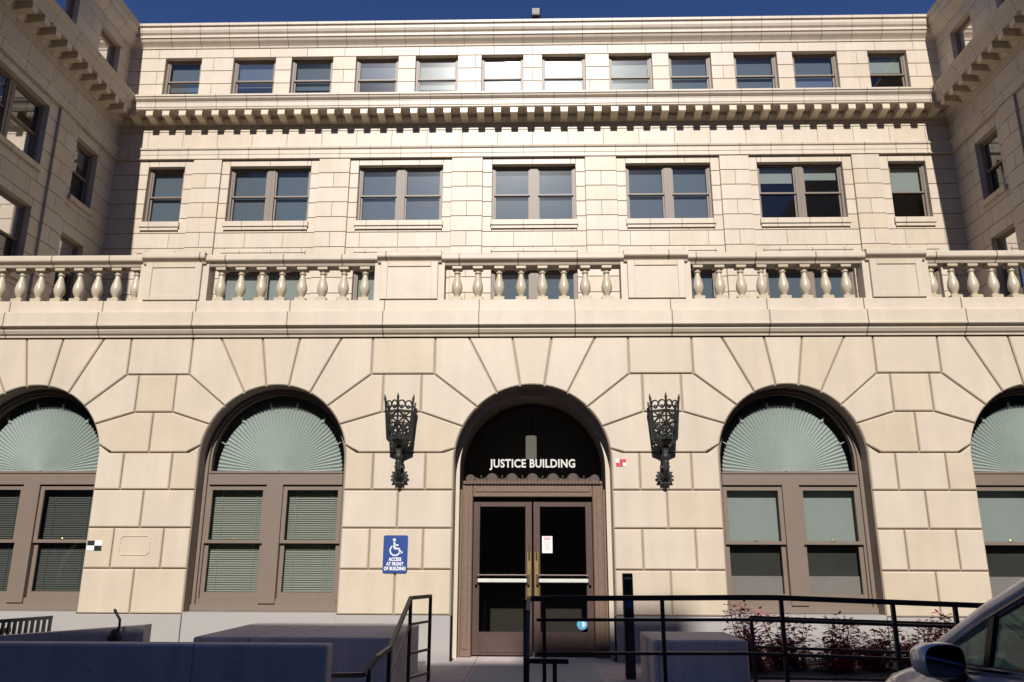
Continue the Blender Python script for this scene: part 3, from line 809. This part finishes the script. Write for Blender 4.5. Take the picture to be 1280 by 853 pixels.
def lantern(x, label):
    L_ = thing('wall_lantern', label, 'lantern', (x, -.034, 2.64), 0, 'iron wall lanterns beside the entrance')
    c = (0, -.21)
    def ring(r, z, k=6): return [(c[0] + r*math.sin(2*PI*i/k), c[1] - r*math.cos(2*PI*i/k), z) for i in range(k)]
    ZB, ZTp = .70, 1.33; RB, RT = .20, .258
    q = MB()
    for i in (4, 5, 0, 1):
        a0, a1 = ring(RB, ZB)[i], ring(RB, ZB)[(i+1) % 6]
        b0, b1 = ring(RT, ZTp)[i], ring(RT, ZTp)[(i+1) % 6]
        def P(u, v):
            e = Vector(a0).lerp(Vector(a1), u); f_ = Vector(b0).lerp(Vector(b1), u); return e.lerp(f_, v)
        q.bar(a0, b0, .030); q.bar(a1, b1, .030)
        for v, th in ((.02, .05), (.09, .02), (.40, .018), (.71, .026)): q.bar(P(0, v), P(1, v), .016, th)
        if i in (5, 0):
            q.bar(P(.5, 0), P(.5, .72), .018)
            for (v0, v1) in ((.10, .40), (.41, .71)):
                vm = (v0 + v1)/2
                q.bar(P(.06, v0), P(.94, v1), .026); q.bar(P(.94, v0), P(.06, v1), .026); q.bar(P(.03, vm), P(.97, vm), .024)
                prev = None
                for t in range(0, 11):
                    an = 2*PI*t/10; pp = P(.5 + .17*math.cos(an), vm + .055*math.sin(an))
                    if prev is not None: q.bar(prev, pp, .012)
                    prev = pp
            for uc in (.27, .73):
                for rr_, v_, k_ in ((.22, .875, .42), (.09, .80, .4)):
                    prev = None
                    for t in range(0, 13):
                        an = 2*PI*t/12
                        pp = P(uc + rr_*math.cos(an), v_ + rr_*k_*math.sin(an))
                        if prev is not None: q.bar(prev, pp, .02)
                        prev = pp
        else:
            for u in (.25, .5, .75): q.bar(P(u, 0), P(u, .72), .03)
            q.bar(P(0, .86), P(1, .86), .02)
    q.build('openwork_basket', M['iron'], L_)
    for p0 in [ring(RT, ZTp)[i] for i in (5, 0, 1)]:
        sp_ = MB(); d_ = Vector((p0[0]-c[0], p0[1]-c[1], 0)).normalized()
        sp_.tube([Vector(p0) - Vector((0, 0, .05)), Vector(p0) + d_*.005 + Vector((0, 0, .03)), Vector(p0) + d_*.01 + Vector((0, 0, .05)), Vector(p0) + d_*.015 + Vector((0, 0, .095))], [.013, .022, .015, .003], 6)
        sp_.build('spike', M['iron'], L_)
    q = MB(); q.lathe([(.03, .60), (.10, .62), (.15, .655), (.185, .685), (.185, .715), (.03, .72)], (c[0], c[1], 0), 6); q.build('basket_base', M['iron'], L_)
    q = MB()
    q.lathe([(.035, .20), (.05, .25), (.04, .29), (.06, .33), (.045, .38), (.07, .42), (.065, .46), (.045, .50), (.06, .56), (.07, .61)], (c[0], c[1]+.03, 0), 12)
    q.box(-.06, .06, -.21, -.0, .26, .30); q.box(-.05, .05, -.03, 0, .20, .60)
    q.box(-.03, .03, -.23, -.0, .50, .54)
    q.tube([(0, -.005, .16), (0, -.10, .12), (0, -.17, .16), (0, -.205, .24)], [.03, .035, .04, .04], 8)
    o = q.build('stem', M['iron'], L_); smooth_by_angle(o, 45)
    q = MB(); ro = []
    for i in range(24): 
        r_ = .15 if i % 2 == 0 else .105
        ro.append((r_*math.sin(2*PI*i/24), .14 + r_*math.cos(2*PI*i/24)))
    q.prism(ro, lambda u, z, d: (u, -d, z), .02, .055)
    q.lathe([(.09, .05), (.085, .08), (.05, .11), (.0, .12)], (0, 0, .14), 14, 0, 'y')
    q.lathe([(.005, -.03), (.03, .0), (.04, .03), (.02, .06)], (0, -.06, .0), 8)
    q.build('rosette', M['iron'], L_)
    return L_
lantern(-2.105, 'openwork iron lantern on the pier with the blue access sign, left of the doors')
lantern(2.145, 'openwork iron lantern on the pier right of the doors, above the railings')

# access sign
sg_ = thing('access_sign', 'blue sign with a white wheelchair symbol and ACCESS AT FRONT OF BUILDING on the pier', 'sign', (-2.13, -.004, 1.285))
q = MB(); W_, H_, rr = .385, .575, .03
pl2 = []
for (ax, az, t0) in ((W_/2-rr, H_-rr, 0), (-W_/2+rr, H_-rr, 90), (-W_/2+rr, rr, 180), (W_/2-rr, rr, 270)):
    for k_ in range(6): pl2.append((ax + rr*math.cos(R(t0+18*k_)), az + rr*math.sin(R(t0+18*k_))))
q.prism(pl2, lambda u, z, d: (u, -d, z), 0, .012); q.build('panel', M['blue'], sg_)
q = MB()
def stroke(pts, w):
    for a, b in zip(pts[:-1], pts[1:]): q.bar((a[0], -.0145, a[1]), (b[0], -.0145, b[1]), w, .004, up=(0, 1, 0)) if False else q.prism([(a[0]-(b[1]-a[1])/math.hypot(b[0]-a[0], b[1]-a[1])*w/2, a[1]+(b[0]-a[0])/math.hypot(b[0]-a[0], b[1]-a[1])*w/2), (b[0]-(b[1]-a[1])/math.hypot(b[0]-a[0], b[1]-a[1])*w/2, b[1]+(b[0]-a[0])/math.hypot(b[0]-a[0], b[1]-a[1])*w/2), (b[0]+(b[1]-a[1])/math.hypot(b[0]-a[0], b[1]-a[1])*w/2, b[1]-(b[0]-a[0])/math.hypot(b[0]-a[0], b[1]-a[1])*w/2), (a[0]+(b[1]-a[1])/math.hypot(b[0]-a[0], b[1]-a[1])*w/2, a[1]-(b[0]-a[0])/math.hypot(b[0]-a[0], b[1]-a[1])*w/2)], lambda u, z, d: (u, -d, z), .0125, .0155)
stroke([(-.02, .47), (-.015, .37)], .03); stroke([(-.015, .372), (.055, .372)], .026); stroke([(.05, .375), (.085, .305)], .028); stroke([(.075, .305), (.115, .318)], .022)
stroke([(-.018, .425), (.045, .425)], .02)
arcp = [(-.005 + .078*math.cos(R(t)), .345 + .078*math.sin(R(t))) for t in range(125, 345, 12)]
stroke(arcp, .02)
hd = [(-.022 + .023*math.cos(2*PI*i/16), .505 + .023*math.sin(2*PI*i/16)) for i in range(16)]
q.prism(hd, lambda u, z, d: (u, -d, z), .0125, .0155)
q.build('wheelchair_symbol', M['white'], sg_)
for t, z, w in (('ACCESS', .185, .20), ('AT FRONT', .115, .27), ('OF BUILDING', .045, .34)):
    text_mesh('lettering', t, .072, M['white'], sg_, (0, -.0145, z), (R(90), 0, 0), width=w, depth=.003, offset=.003)

def checker(name, label, x, z, w, h, c1, n=(2, 2), pat=None):
    t = thing(name, label, 'survey marker', (x, -.003, z))
    q = MB(); q.box(0, w, -.006, -.001, 0, h); q.build('plate', M['white'], t)
    q = MB()
    for i in range(n[0]):
        for j in range(n[1]):
            if (pat[j][i] if pat else (i + j) % 2): q.box(w*i/n[0]+.001, w*(i+1)/n[0]-.001, -.009, -.0065, h*j/n[1]+.001, h*(j+1)/n[1]-.001)
    q.build('squares', M[c1], t)
checker('survey_target', 'black and white checkered survey target at the left edge of the pier', -7.06, 1.615, .235, .155, 'black', (2, 2), ((0, 1), (1, 0)))
checker('survey_target', 'small red and white checkered survey target beside the entrance arch', 1.38, 2.95, .165, .115, 'red', (3, 2), ((1, 1, 0), (0, 1, 1)))
# notice and decal on the door glass
nt_ = thing('paper_notice', 'white paper notice with pink heading taped to the right door glass', 'notice', (.155+cx, YD+.022, 1.60))
q = MB(); q.box(0, .17, 0, .003, 0, .27); q.build('sheet', M['paper'], nt_)
q = MB()
for i, z in enumerate((.235, .21)): q.box(.03, .14, -.002, -.0005, z, z+.016)
for i in range(5): q.box(.035, .135, -.002, -.0005, .05+.03*i, .058+.03*i)
q.build('print', M['pinkink'], nt_)
dc = thing('round_decal', 'round pale blue decal low on the right door glass', 'sticker', (cx+.79, YD+.022, .49))
q = MB(); q.lathe([(.0, 0), (.085, 0), (.085, .004), (0, .004)], (0, 0, 0), 24, 0, 'y'); q.build('disc', M['cyan'], dc)
q = MB(); q.prism([(0, -.05), (.045, -.03), (.05, .02), (0, .06)], lambda u, z, d: (u, -d, z), .0045, .006); q.build('emblem', M['white'], dc)

# rooftop floodlight
fl = thing('rooftop_floodlight', 'small dark floodlight on a post at the middle of the roof edge', 'floodlight', (.24, YU-.05, 19.5))
q = MB(); q.tube([(0, 0, 0), (0, 0, .20)], .03, 8); q.box(-.12, .12, -.03, .03, .18, .22); q.build('post', M['black'], fl)
q = MB(); q.box(-.16, .16, -.15, .12, .22, .54, bev=.03); q.build('housing', M['black'], fl)
q = MB(); q.box(-.12, .12, -.16, -.151, .28, .48); q.build('lens', M['board'], fl)

# =================================================================== GROUND
GZ = -.20
q = MB(); q.face([(-160, -160, GZ), (160, -160, GZ), (160, 120, GZ), (-160, 120, GZ)]); tag(q.build('street', M['asphalt']), kind='structure')
q = MB(); q.box(-4.6, 2.45, -4.2, -.031, GZ+.004, -.002); q.box(2.45, 9, -4.6, -2.45, GZ+.004, -.06)
q.box(-1.24+cx-.0, 1.24+cx, -.030, .8, -.2, -.001)
tag(q.build('porch', M['concrete']), kind='structure')
q = MB(); q.box(-.80, .92, -4.0, -.35, -.0015, .003); tag(q.build('path', M['concretelight']), kind='structure')
q = MB()
for i in range(1): q.box(-1.32, .0, -4.22-.34*(i+1), -4.2-.34*i - (0 if i else .001), GZ+.004, -.10*(i+1))
tag(q.build('steps', M['concrete']), kind='structure')
q = MB(); q.box(2.75, 9.2, -2.2, -.032, GZ+.004, .05); tag(q.build('planting_bed', M['soil']), kind='structure')

def wallthing(name, label, cat, parts):
    q = MB()
    for p in parts: q.box(*p, bev=.02)
    return tag(q.build(name, M['concrete']), label, cat)
wallthing('concrete_wall', 'long low grey concrete wall in shade at the bottom left, nearest the street', 'wall', [(-12, -1.98, -4.75, -4.50, GZ, .685)])
wallthing('concrete_block', 'low grey concrete cheek block left of the entrance steps, below the arched window', 'block', [(-3.95, -1.60, -3.15, -.9, GZ, .61)])
wallthing('concrete_block', 'low grey concrete cheek block right of the doors, behind the ramp railing', 'block', [(1.52, 2.70, -2.35, -1.1, GZ, .53)])
q = MB()
q.prism([(-9.6, -.196), (-5.38, -.196), (-5.38, .60), (-9.6, .28)], lambda u, z, d: (u, -1.1-d, z), 0, .22)
tag(q.build('ramp_parapet', M['concrete']), 'sloping grey concrete ramp parapet under the far left arched window', 'wall')
q = MB(); q.box(2.72, 9.3, -2.42, -2.22, GZ, .06, bev=.02); tag(q.build('planter_curb', M['concrete']), 'low concrete curb in front of the red shrubs', 'curb')

# ------------------------------------------------------------------ rails
def rail_thing(name, label, rails, posts, r=.022, pr=.02, mat='rail', loc=(0, 0, 0)):
    t = thing(name, label, 'railing', loc)
    for pts in rails:
        rad = pts[0]; q = MB()
        for a, b in zip(pts[1:-1], pts[2:]): q.bar(a, b, rad*2, rad*2)
        q.build('rail', M[pts and mat], t)
    for p in posts:
        q = MB(); q.box(p[0]-pr, p[0]+pr, p[1]-pr, p[1]+pr, p[2], p[3]); q.build('post', M['rail'], t)
    return t
# left stair railing
xs0, xs1 = -1.36, -1.58
rail_thing('stair_railing', 'brown stair handrail descending beside the left concrete block', 
    [(.022, (-1.31, -2.05, 1.03), (-1.49, -2.6, 1.03), (-1.52, -3.85, .57), (-1.61, -4.1, .50), (-1.70, -4.3, .36), (-2.25, -4.32, .35)),
     (.014, (-1.31, -2.05, .72), (-1.49, -2.6, .72), (-1.52, -3.85, .27)),
     (.014, (-1.31, -2.05, .38), (-1.49, -2.6, .38)),
     (.014, (-1.31, -2.05, .10), (-1.49, -2.6, .10))],
    [(-1.31, -2.05, -.002, 1.03), (-1.49, -2.6, -.002, 1.03), (-1.52, -3.85, -.003, .56), (-1.66, -4.24, -.19, .40)], mat='railbrown')
rail_thing('stair_railing', 'dark stair handrail left of the ramp railing, in front of the doors',
    [(.022, (-.02, -4.0, 1.08), (-.03, -4.5, .98), (-.04, -5.0, .58), (.35, -5.02, .58)),
     (.014, (-.02, -4.0, .60), (-.04, -5.0, .15))],
    [(-.06, -4.02, -.002, 1.08), (-.04, -5.0, -.19, .58), (.22, -5.02, -.19, .57)])
rail_thing('ramp_railing', 'long dark ramp railing running right from the doors towards the parked car',
    [(.027, (.0, -4.0, 1.09), (2.25, -4.0, 1.11), (2.6, -4.0, 1.11), (6.8, -4.0, .97)),
     (.016, (.06, -4.0, .875), (2.3, -4.0, .885), (6.8, -4.0, .76)),
     (.016, (.06, -4.0, .54), (2.3, -4.0, .55), (6.8, -4.0, .42)),
     (.016, (.06, -4.0, .20), (2.3, -4.0, .20), (6.8, -4.0, .07))],
    [(.14, -4.0, -.06, 1.08), (1.40, -4.0, -.06, 1.10), (2.66, -4.0, -.06, 1.10), (3.83, -4.0, -.06, 1.06), (4.48, -4.0, -.06, 1.04), (5.8, -4.0, -.06, 1.0), (6.8, -4.0, -.06, .98)])
rail_thing('ramp_railing', 'second dark railing behind the ramp railing, along the red shrubs',
    [(.016, (2.72, -2.5, .82), (3.2, -2.5, .80), (8.5, -2.5, .66)), (.016, (2.72, -2.5, .47), (8.5, -2.5, .30)), (.016, (2.72, -2.5, .12), (8.5, -2.5, .05))],
    [(2.72, -2.5, -.06, .83), (5.2, -2.5, -.06, .74), (7.8, -2.5, -.06, .68)])
t = thing('picket_railing', 'black picket railing rising along the ramp at the lower left corner', 'railing', (0, 0, 0))
q = MB(); q.bar((-9.6, -.75, .47), (-7.03, -.75, .655), .05, .05); q.bar((-9.6, -.75, .20), (-7.03, -.75, .40), .03, .03); q.build('rail', M['black'], t)
for i in range(30):
    x = -9.55 + 2.5*i/29; q = MB(); z = .47 + (x+9.6)*.072
    q.box(x-.018, x+.018, -.77, -.73, z-.30, z); q.build('picket', M['black'], t)
t = thing('leaning_handrail', 'short dark handrail end at the far left edge under the arched window', 'railing', (-8.3, -.6, 0))
q = MB(); q.bar((-.9, 0, .66), (.20, 0, .84), .05, .045); q.bar((-.9, 0, .54), (.16, 0, .72), .03, .03); q.build('rail', M['black'], t)
q = MB(); q.box(-.02, .02, -.02, .02, -.19, .78); q.build('post', M['black'], t)

t = thing('entry_post', 'slim black door opener post with a blue button right of the doors', 'post', (1.30, -1.75, 0))
q = MB(); q.box(-.065, .065, -.06, .06, -.002, 1.32, bev=.01); q.build('column', M['black'], t)
q = MB(); q.box(-.045, .045, -.068, -.0605, 1.24, 1.275); q.build('card_reader', M['board'], t)
q = MB(); q.lathe([(0, 0), (.045, 0), (.05, .008), (.03, .015), (0, .016)], (0, -.06, .92), 16, 0, 'y'); q.build('push_button', M['blue'], t)

t = thing('standpipe', 'small black standpipe with a bent neck behind the low wall, before the granite plinth', 'pipe', (-5.72, -1.45, 0))
q = MB(); q.lathe([(.05, -.19), (.06, .3), (.085, .33), (.09, .46), (.06, .53), (.03, .56)], (0, 0, 0), 12); q.build('body', M['black'], t)
q = MB(); q.tube([(.03, 0, .5), (.05, 0, .6), (.045, 0, .68), (0, 0, .74), (-.04, 0, .80), (-.05, 0, .82)], [.018, .018, .018, .018, .022, .012], 8); q.build('neck', M['black'], t)

# ------------------------------------------------------------------ red shrubs
def shrub(seed, h, w, label):
    rnd = random.Random(seed)
    t = thing('red_shrub', label, 'shrub', (0, 0, .05), 0, 'red shrubs in the planting bed')
    st = MB(); lf = MB()
    for i in range(int(44*w/.5)):
        ck = [(-.32, .05), (.05, -.1), (.3, .1)][rnd.randrange(3)]; x, y = rnd.gauss(ck[0]*w, w*.16), rnd.gauss(ck[1]*w, w*.2)
        hh = h * (rnd.uniform(.22, .66) if i % 6 else rnd.uniform(.8, 1.15))
        lean = Vector((rnd.gauss(0, .13), rnd.gauss(0, .13), 1))
        pts = [Vector((x*.7, y*.7, -.06)), Vector((x*.7, y*.7, 0)) + lean*hh*.5, Vector((x, y, 0)) + lean*hh + Vector((0, 0, 0))]
        st.tube(pts, [.007, .005, .003], 5)
        nl = int(54 * hh / .6)
        for k_ in range(nl):
            f_ = rnd.uniform(.08, 1.0)
            p = pts[0].lerp(pts[1], f_*2) if f_ < .5 else pts[1].lerp(pts[2], f_*2 - 1)
            a = rnd.uniform(0, 2*PI); el = rnd.uniform(-.3, .7)
            d = Vector((math.cos(a)*math.cos(el), math.sin(a)*math.cos(el), math.sin(el)))
            ln = rnd.uniform(.06, .125); p = p + d*rnd.uniform(.01, .10)
            sd = d.cross(Vector((0, 0, 1))).normalized() * ln * .26 + Vector((0, 0, rnd.uniform(-.008, .008)))
            up = Vector((0, 0, -ln*.15))
            lf.face([p, p + d*ln*.45 + sd, p + d*ln + up, p + d*ln*.45 - sd], 0 if rnd.random() < .7 else 1)
    st.build('stems', M['stem'], t); lf.build('leaves', [M['leaf'], M['leafdk']], t)
    return t
SH = [(2.98, -1.25, .78, .45, 'tall sparse red shrub at the left end of the bed, next to the concrete block'),
      (3.55, -1.1, .66, .55, 'dense red shrub second from the concrete block'),
      (4.15, -1.35, .64, .55, 'bushy red shrub third from the concrete block, before the right window'),
      (4.72, -1.1, .55, .5, 'lower red shrub in the middle of the bed'),
      (5.25, -1.3, .62, .5, 'red shrub in front of the pier right of the arched window'),
      (5.80, -1.15, .66, .45, 'thin red shrub with upright tips left of the car mirror'),
      (6.4, -1.3, .5, .45, 'small red shrub partly hidden by the car')]
for i, (x, y, h, w, lb) in enumerate(SH):
    t = shrub(40+i, h, w, lb); t.location = (x, y, .05)

# ------------------------------------------------------------------ parked car (front = +y, its left side = -x)
car = thing('parked_car', 'silver blue car parked facing the building at the bottom right corner', 'car')
ST = [(-2.30, .78, .95, .35), (-2.2, .86, 1.10, .30), (-1.6, .92, 1.15, .24), (-.8, .935, 1.145, .22), (0, .935, 1.13, .22), (.6, .93, 1.11, .22), (1.0, .92, 1.09, .22), (1.28, .885, 1.05, .23), (1.52, .83, .99, .25), (1.72, .75, .92, .28), (1.88, .63, .83, .32), (1.96, .48, .73, .40)]
q = MB(); rows = []
for (y, w, zb, zs) in ST:
    half = [(w*.90, zs), (w*.98, zs+.10), (w, .55), (w, .72), (w*.985, zb-.13), (w*.955, zb-.03), (w*.92, zb)]
    crown = [(w*.80, zb+.022), (w*.45, zb+.055), (0, zb+.065)] if y > .95 or y < -2.15 else [(w*.90, zb+.001), (w*.895, zb-.02), (w*.89, zb-.04)]
    hl = half + crown
    rows.append([(-x, y, z) for x, z in hl] if False else [(-x, y, z) for x, z in hl])
q.grid(rows, 0); q.grid([[(-x, y, z) for x, y, z in r] for r in rows], 0)
q.face([rows[-1][i] for i in range(10)] + [(-x, y, z) for x, y, z in rows[-1][::-1][1:]], 0)
q.face([rows[0][i] for i in range(10)] + [(-x, y, z) for x, y, z in rows[0][::-1][1:]], 0)
body = q.build('body', M['carpaint'], car, True); smooth_by_angle(body, 50)
# upper rail curve: A pillar, roof side, C pillar
AP = [(.845, 1.16, 1.075), (.83, .98, 1.17), (.79, .65, 1.36), (.745, .30, 1.53), (.70, -.05, 1.645), (.675, -.45, 1.70), (.67, -1.0, 1.705), (.68, -1.55, 1.66), (.72, -1.95, 1.50), (.79, -2.2, 1.16)]
q = MB()
for sg in (-1, 1): q.tube([(sg*x, y, z) for x, y, z in AP], [.035, .042, .045, .048, .055, .06, .06, .07, .09, .09], 10)
roof = []
for x, y, z in AP[3:9]: roof.append([(x*k_, y, z + .05*(1-k_*k_) + .015) for k_ in (-1, -.75, -.4, 0, .4, .75, 1)])
q.grid(roof, 0)
rf = q.build('roof', M['carpaint'], car, True); smooth_by_angle(rf, 60)
q = MB(); q.grid([[(x*k_, y, z + .05*(1-k_*k_) - .03) for k_ in (-.95, 0, .95)] for x, y, z in AP[3:9]]); q.build('headliner', M['carblack'], car)
for sg in (-1, 1):
    q = MB(); q.bar((sg*.875, -.25, 1.11), (sg*.70, -.38, 1.68), .10, .04, up=(1, 0, 0)); q.build('pillar', M['carblack'], car); q = MB(); q.bar((sg*.875, -1.35, 1.12), (sg*.70, -1.35, 1.68), .09, .04, up=(1, 0, 0))
    q.build('pillar', M['carblack'], car); q = MB(); q.bar((sg*.872, .62, 1.10), (sg*.80, .60, 1.37), .035, .03, up=(1, 0, 0)); q.build('pillar', M['carblack'], car)
for sg in (-1, 1):
    q = MB(); b_ = [(sg*.868, y, 1.10) for y in (1.1, .6, .2, -.25)]; t_ = [(sg*.84, 1.08, 1.12), (sg*.79, .62, 1.37), (sg*.735, .2, 1.57), (sg*.695, -.30, 1.67)]
    q.grid([b_, t_]); q.build('front_side_window', M['carglass'], car)
    q = MB(); q.grid([[(sg*.868, y, 1.11) for y in (-.3, -1.3, -2.0)], [(sg*.695, -.35, 1.675), (sg*.69, -1.3, 1.66), (sg*.74, -1.95, 1.45)]]); q.build('rear_side_window', M['carglass'], car)
    q = MB(); q.tube([(sg*.878, 1.08, 1.095), (sg*.888, .3, 1.122), (sg*.892, -.6, 1.14), (sg*.885, -1.8, 1.15)], .013, 6)
    q.tube([(sg*(x+.034), y, z-.03) for x, y, z in AP[1:8]], .009, 6); q.build('window_trim', M['chrome'], car)
q = MB(); q.grid([[(x, 1.16 - .15*(x/.84)**2*0 + .12*(1-(x/.84)**2), 1.08) for x in (-.83, -.4, 0, .4, .83)], [(x*.87, .30 + .08*(1-(x/.84)**2), 1.535 + .045*(1-(x/.84)**2)) for x in (-.83, -.4, 0, .4, .83)]]); q.build('windscreen', M['carglass'], car)
q = MB(); q.grid([[(-.78, -2.2, 1.16), (0, -2.26, 1.16), (.78, -2.2, 1.16)], [(-.71, -1.93, 1.52), (0, -1.98, 1.56), (.71, -1.93, 1.52)]]); q.build('rear_window', M['carglass'], car)
# interior
q = MB(); q.box(-.84, .84, .55, 1.15, .7, 1.06, bev=.05); q.box(-.85, .85, -2.1, 1.1, .35, .45); q.lathe([(.0, 0), (.12, 0), (.16, .05), (.1, .1), (0, .1)], (-.4, .55, 1.02), 12); q.build('dashboard', M['carblack'], car)
for sx in (-.4, .4):
    q = MB(); q.box(sx-.25, sx+.25, -.5, .05, .45, .65, bev=.05); q.box(sx-.24, sx+.24, -.65, -.45, .6, 1.22, bev=.07); q.box(sx-.13, sx+.13, -.66, -.54, 1.25, 1.45, bev=.05); q.build('seat', M['seat'], car)
q = MB(); q.box(-.75, .75, -1.6, -1.4, .45, 1.2, bev=.06); q.build('rear_seat', M['seat'], car)
q = MB(); c0 = Vector((-.4, .38, .98)); prev = None; n_ = Vector((0, -.85, .5)).normalized(); a_ = Vector((1, 0, 0)); b2 = n_.cross(a_)
q.tube([c0 + a_*.185*math.cos(2*PI*i/20) + b2*.185*math.sin(2*PI*i/20) for i in range(21)], .017, 6)
q.bar(c0 - a_*.18, c0 + a_*.18, .05, .03); q.bar(c0, c0 + Vector((0, .25, -.12)), .06); q.build('steering_wheel', M['carblack'], car)
for sg in (-1, 1):
    q = MB()
    for yy in (.78, -.32, -1.42): q.tube([(sg*.936, yy, .35), (sg*.942, yy, .72), (sg*.905, yy-.02, 1.07)], .007, 5)
    q.build('door_seam', M['carblack'], car)
    q = MB(); q.tube([(sg*.868, 1.12, 1.105), (sg*.872, .3, 1.122), (sg*.872, -.6, 1.135), (sg*.866, -1.8, 1.14)], .016, 6); q.build('window_seal', M['carblack'], car)
# door mirrors
for sg in (-1, 1):
    q = MB(); rows = []
    for yy, s_ in ((-.085, .93), (-.075, 1.0), (-.03, 1.02), (.03, .92), (.075, .68), (.10, .30)):
        rows.append([(sg*1.035 + .12*s_*(abs(math.cos(t))**.7)*math.copysign(1, math.cos(t)), .78 + yy, 1.145 + .078*s_*(abs(math.sin(t))**.7)*math.copysign(1, math.sin(t))) for t in [2*PI*i/24 for i in range(24)]])
    q.grid(rows, 0, True); q.face(rows[-1], 0)
    mr = q.build('door_mirror', M['carpaint'], car, True); smooth_by_angle(mr, 50)
    q = MB(); q.face([(x, y+.008, z) for x, y, z in rows[0]]); q.build('mirror_glass', M['mirror'], mr)
    q = MB(); q.bar((sg*.86, .80, 1.04), (sg*.99, .79, 1.08), .09, .06); q.build('mirror_arm', M['carblack'], mr)
for y in (-1.42, 1.18):
    for sg in (-1, 1):
        q = MB(); q.lathe([(.20, -.10), (.33, -.11), (.345, -.07), (.345, .07), (.33, .11), (.20, .10)], (sg*.84, y, .345), 24, 0, 'x'); w_ = q.build('wheel', M['rubber'], car)
        q = MB(); q.lathe([(0, .06), (.05, .09), (.19, .10), (.21, .115), (.21, -.08), (0, -.08)] if sg > 0 else [(0, -.06), (.05, -.09), (.19, -.10), (.21, -.115), (.21, .08), (0, .08)], (sg*.84, y, .345), 20, 0, 'x'); q.build('rim', M['chrome'], w_)
for sg in (-1, 1):
    q = MB(); q.box(sg*.48, sg*.74, 1.72, 1.90, .70, .80, bev=.03); q.build('headlight', M['chrome'], car)
    q = MB(); q.box(sg*.62, sg*.85, -2.30, -2.19, .95, 1.1, bev=.02); q.build('tail_light', M['red'], car)
    q = MB(); q.box(sg*.925, sg*.96, -.12, .06, .93, .955, bev=.008); q.build('door_handle', M['chrome'], car)
CAR_Y, CAR_X, CAR_R = -9.2, 3.20, 12
car.location = (CAR_X, CAR_Y, GZ); car.rotation_euler = (0, 0, R(CAR_R)); car.scale = (1, 1, 1.06)

# ------------------------------------------------------------------ building across the street (behind the camera): it shades the forecourt and shows in the panes
YO = -46.0; TAN = math.tan(R(34.4))
O = thing('office_block', 'brown brick block across the street behind the viewer, shading the forecourt', 'building', (0, YO, GZ))
q = MB()
def top(z0): return z0 + TAN * (-YO) - GZ
segs = [(-60, -7.5, .25), (-7.5, -.2, -.12), (-.2, 2.4, .80), (2.4, 60, .15)]
for a, b, z0 in segs: q.box(a - 1.05, b - 1.05, -14, 0, 0, top(z0))
q.build('wall', M['farbrick'], O)
for fl_ in range(7):
    for i in range(-9, 10):
        q = MB(); q.box(i*4.5-.9, i*4.5+.9, .002, .06, 2+fl_*3.7, 4.2+fl_*3.7)
        q.build('window', M['glassdark'] if False else M['room'], O)

# ------------------------------------------------------------------ camera, light, render
cam = bpy.data.cameras.new('camera'); cam.sensor_width = 36; cam.lens = 1000/1280*36; cam.clip_end = 1000; cam.clip_start = .05
co = bpy.data.objects.new('camera', cam); COL.objects.link(co)
p, y, r = R(15.3), R(-1.333), R(.168)
f = Vector((math.sin(y)*math.cos(p), math.cos(y)*math.cos(p), math.sin(p))); rt = Vector((math.cos(y), -math.sin(y), 0)); up = rt.cross(f)
rt2 = rt*math.cos(r) + up*math.sin(r); up2 = -rt*math.sin(r) + up*math.cos(r)
mw = Matrix((( rt2.x, up2.x, -f.x, 0), (rt2.y, up2.y, -f.y, -13.0), (rt2.z, up2.z, -f.z, 1.49), (0, 0, 0, 1)))
co.matrix_world = mw
sc.camera = co

EL = 34.4; AZ = R(1.4)   # the sun stands behind the viewer, a little to the left
sd = Vector((-math.sin(AZ)*math.cos(R(EL)), -math.cos(AZ)*math.cos(R(EL)), math.sin(R(EL))))
su = bpy.data.lights.new('sun', 'SUN'); su.energy = 4.6; su.angle = R(.53); su.color = (1, .96, .905)
so = bpy.data.objects.new('sun', su); COL.objects.link(so); so.rotation_euler = sd.to_track_quat('Z', 'Y').to_euler()
so.location = (0, -20, 40)
w = bpy.data.worlds.new('World'); sc.world = w; w.use_nodes = True
nt = w.node_tree; bg = nt.nodes['Background']; bg.inputs['Strength'].default_value = .062
sk = nt.nodes.new('ShaderNodeTexSky'); sk.sky_type = 'NISHITA'; sk.sun_disc = False; sk.sun_elevation = R(EL)
sk.sun_rotation = math.atan2(sd.x, sd.y); sk.altitude = 0; sk.air_density = 1.0; sk.dust_density = 0; sk.ozone_density = 5.5
hs = nt.nodes.new('ShaderNodeHueSaturation'); hs.inputs['Saturation'].default_value = 1.12; hs.inputs['Hue'].default_value = .515; nt.links.new(sk.outputs[0], hs.inputs['Color']); nt.links.new(hs.outputs[0], bg.inputs['Color'])
sc.view_settings.view_transform = 'Standard'; sc.view_settings.look = 'None'; sc.view_settings.exposure = .23; sc.view_settings.gamma = 1
sc.render.engine = 'CYCLES'
sc.cycles.use_denoising = True
sc.cycles.max_bounces = 10; sc.cycles.diffuse_bounces = 5; sc.cycles.glossy_bounces = 4; sc.cycles.transparent_max_bounces = 12
sc.cycles.sample_clamp_indirect = 6
